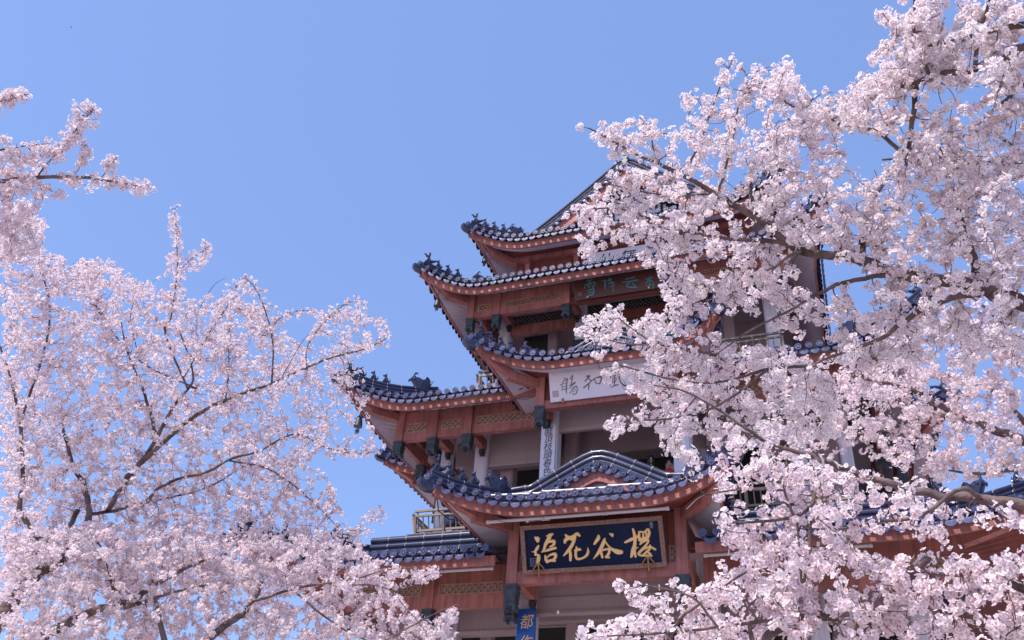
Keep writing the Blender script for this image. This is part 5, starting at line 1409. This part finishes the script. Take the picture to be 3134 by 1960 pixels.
polys = [([(1790, 375), (1850, 360), (1980, 360), (2050, 400), (2130, 480), (2200, 560), (2330, 640), (2300, 660), (2150, 610), (2000, 510), (1880, 500), (1830, 420)], .55),
 ([(2060, 310), (2110, 270), (2180, 320), (2190, 420), (2210, 560), (2120, 500), (2090, 400)], .5), ([(2215, 230), (2245, 178), (2300, 240), (2380, 185), (2425, 190), (2430, 260), (2330, 330), (2290, 430), (2280, 600), (2200, 560), (2200, 380)], .55),
 ([(2290, 430), (2420, 330), (2560, 330), (2600, 500), (2560, 780), (2420, 740), (2290, 640)], 1.0),
 ([(1960, 500), (2200, 590), (2420, 750), (2440, 860), (2200, 810), (1960, 760), (1840, 720), (1720, 650), (1810, 600), (1840, 545)], .72),
 ([(1760, 690), (1830, 700), (1830, 800), (1760, 800)], .4), ([(1930, 780), (2200, 810), (2440, 860), (2520, 960), (2450, 1040), (2300, 960), (2150, 960), (2040, 920), (2000, 850)], 1.0),
 ([(1820, 920), (1900, 910), (1930, 1000), (1860, 1060), (1740, 1050), (1730, 1000)], .45), ([(1900, 960), (2080, 960), (2250, 1060), (2420, 1060), (2420, 1130), (2150, 1130), (1990, 1110)], .9),
 ([(1880, 1180), (1990, 1120), (2200, 1130), (2420, 1130), (2560, 1100), (2560, 1330), (2300, 1370), (2150, 1330), (1980, 1310), (1860, 1340), (1830, 1300), (1960, 1280), (2010, 1230), (1930, 1200)], 1.05),
 ([(2560, 600), (2800, 420), (3134, 480), (3134, 950), (2950, 890), (2700, 850), (2560, 800)], .9), ([(2020, 1290), (2170, 1290), (2210, 1420), (2080, 1440), (2040, 1380)], .45), ([(3134, 480), (3500, 450), (3550, 1150), (3134, 1100)], .5), ([(2480, 930), (2700, 860), (3134, 980), (3134, 1120), (2560, 1110)], .8)]
make_tree('cherry tree whose thick limb reaches from the right edge across the upper pavilion', limbs, polys, 2330, 7.75, .42, .044, 12, .0182, (4.6, 7.0), gap=.098, tone=.17, tk=1.3,
          sleeves=[(0, .80, 1.0, .035, .04), (1, .5, 1.0, .05, .05), (5, .35, 1.0, .055, .04), (6, .2, 1.0, .05, .045), (7, .3, 1.0, .05, .04), (8, .3, 1.0, .05, .05), (9, .2, 1.0, .045, .045), (10, .3, 1.0, .06, .03), (11, .3, 1, .06, .04), (12, .3, 1, .07, .04), (13, .2, 1, .07, .035), (14, .4, 1, .06, .045), (15, .4, 1, .06, .045), (18, .3, 1, .05, .05)])

# tree above it in the upper right corner
limbs = [W_([(3500, 180), (3300, 130), (3134, 153), (3054, 185), (2966, 215), (2887, 227), (2831, 241), (2716, 278), (2640, 292)], 7.3, 7.4, .045, .007),
 W_([(3300, 60), (3134, 74), (3026, 97), (2900, 130), (2800, 150)], 7.2, 7.2, .03, .007), W_([(2804, 260), (2804, 273), (2790, 380), (2780, 463), (2770, 520)], 7.4, 7.6, .024, .012),
 W_([(2770, 470), (2679, 403), (2586, 384), (2507, 354), (2424, 324), (2378, 292), (2300, 240)], 7.6, 7.5, .016, .005), W_([(3200, 510), (3007, 500), (2933, 502), (2850, 480), (2700, 490)], 7.7, 7.9, .02, .008),
 W_([(2850, 240), (2800, 120), (2800, 20), (2790, -60)], 7.3, 7.3, .016, .006), W_([(2980, 215), (3000, 100), (3030, 0), (3050, -100)], 7.3, 7.3, .016, .008), W_([(3134, 260), (3050, 330), (2950, 420), (2880, 440)], 7.6, 7.8, .014, .006), W_([(2800, 150), (2740, 90), (2700, 40)], 7.2, 7.2, .006, .003)]
polys = [([(2690, 20), (2730, 10), (2745, 60), (2700, 70)], .8), ([(2735, 70), (2775, 70), (2770, 110), (2735, 105)], .8), ([(2760, -30), (2810, 0), (3134, 0), (3134, 300), (2900, 260), (2700, 290), (2640, 290), (2660, 170), (2720, 130), (2780, 100)], 1.3), ([(2510, 320), (2560, 270), (2650, 240), (2760, 290), (2780, 440), (2700, 420), (2580, 390)], 1.1),
 ([(2370, 190), (2420, 180), (2430, 240), (2500, 290), (2560, 330), (2540, 380), (2420, 330)], 1.0), ([(2780, 290), (3134, 300), (3134, 560), (2800, 520)], .75), ([(2760, -30), (3134, -30), (3300, -150), (2800, -150)], .5), ([(3134, 0), (3350, -50), (3350, 500), (3134, 500)], .5)]
make_tree('cherry tree in the upper right corner with dense blossom above a dark slanting limb', limbs, polys, 800, 7.5, .32, .046, 13, .0185, (4.9, 5.2), gap=.092, tk=1.3, tone=.15,
          sleeves=[(3, .3, 1.0, .04, .05), (0, .8, 1.0, .045, .05), (1, .6, 1, .05, .05), (8, .2, 1, .05, .035)])

# nearest tree, lower right
limbs = [W_([(3520, 1640), (3300, 1575), (3134, 1544), (2955, 1523), (2894, 1518), (2793, 1500), (2706, 1475), (2623, 1448), (2544, 1418), (2483, 1396), (2409, 1374), (2344, 1352), (2243, 1283), (2100, 1200), (2000, 1180)], 5.8, 6.0, .034, .005),
 W_([(3000, 1520), (2933, 1500), (2824, 1575), (2670, 1600), (2560, 1620), (2450, 1610)], 5.7, 5.4, .014, .005), W_([(2560, 2150), (2590, 1980), (2680, 1863), (2740, 1810), (2780, 1776), (2840, 1700)], 5.6, 5.5, .045, .02),
 W_([(2330, 2080), (2348, 1960), (2387, 1924), (2444, 1894), (2492, 1880), (2560, 1900)], 5.4, 5.6, .028, .022), W_([(2040, 2080), (2053, 1960), (2074, 1904), (2124, 1862), (2151, 1840), (2210, 1800), (2300, 1740)], 5.5, 5.3, .012, .005),
 W_([(2480, 1600), (2475, 1700), (2455, 1780), (2440, 1600)], 5.3, 5.3, .012, .006), W_([(2500, 1400), (2500, 1490), (2460, 1570), (2300, 1600), (2200, 1590)], 5.8, 5.3, .016, .005), W_([(2450, 1900), (2350, 1900), (2200, 1920), (2000, 1940), (1820, 1950)], 5.5, 5.2, .013, .004),
 W_([(2200, 1925), (2120, 1830), (2020, 1800), (1950, 1790)], 5.3, 5.2, .008, .003), W_([(2400, 1500), (2250, 1500), (2150, 1520), (2100, 1560)], 5.5, 5.3, .007, .003), W_([(3300, 1850), (3134, 1800), (2980, 1760), (2850, 1760)], 5.6, 5.6, .03, .01), W_([(3200, 2100), (3050, 1950), (2950, 1880), (2850, 1870)], 5.4, 5.4, .03, .01)]
polys = [([(2270, 1450), (2450, 1400), (2700, 1470), (2960, 1530), (3134, 1560), (3134, 1640), (2900, 1640), (2650, 1680), (2500, 1640), (2300, 1640), (2240, 1600)], .36), ([(2180, 1600), (2330, 1640), (2500, 1650), (2650, 1700), (2900, 1720), (3134, 1700), (3134, 1960), (2200, 1960), (2230, 1850), (2180, 1780), (2250, 1720)], 1.05),
 ([(1780, 1940), (1880, 1880), (2050, 1870), (2230, 1850), (2230, 1980), (1780, 1980)], .95), ([(1890, 1760), (1960, 1790), (2050, 1760), (2200, 1780), (2220, 1860), (2000, 1880), (1900, 1850)], .42), ([(2030, 1440), (2200, 1400), (2300, 1440), (2250, 1560), (2120, 1620), (2130, 1560), (2060, 1480)], .10), ([(2050, 1330), (2300, 1340), (2480, 1390), (2700, 1440), (2650, 1500), (2400, 1450), (2200, 1420)], .5), ([(2000, 1980), (3300, 1960), (3300, 2150), (2000, 2120)], .3), ([(3134, 1560), (3600, 1500), (3600, 2100), (3134, 2000)], .4)]
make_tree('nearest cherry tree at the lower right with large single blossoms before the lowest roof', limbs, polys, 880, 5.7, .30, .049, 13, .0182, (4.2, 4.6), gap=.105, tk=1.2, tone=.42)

# tree further back at the right edge
limbs = [W_([(3500, 1560), (3300, 1420), (3134, 1350), (2980, 1290), (2850, 1230), (2780, 1190), (2650, 1160)], 10.6, 10.8, .07, .012), W_([(3200, 1380), (3100, 1250), (2990, 1170), (2900, 1150)], 10.8, 11, .03, .01), W_([(3250, 1150), (3134, 1100), (3000, 1040), (2900, 1010)], 10.8, 11, .03, .01), W_([(2850, 1235), (2760, 1300), (2640, 1330), (2560, 1310)], 10.8, 10.8, .02, .007), W_([(3250, 1460), (3134, 1440), (3000, 1450), (2900, 1440)], 10.6, 10.6, .03, .01), W_([(3134, 1060), (3000, 930), (2920, 880)], 10.9, 11, .018, .006)]
polys = [([(2300, 1100), (2560, 1080), (2560, 1400), (2330, 1420)], .6), ([(2560, 1080), (2700, 1000), (2900, 950), (3134, 1000), (3134, 1460), (2900, 1480), (2700, 1400), (2560, 1360)], 1.0), ([(3134, 950), (3350, 950), (3350, 1500), (3134, 1480)], .5), ([(2860, 700), (3134, 640), (3134, 1000), (2900, 950)], .35)]
make_tree('cherry tree standing further back at the right edge with smaller paler blossom', limbs, polys, 1000, 10.9, .55, .043, 10, .0190, (3.9, 10.2), gap=.066, tone=.13, five=False)
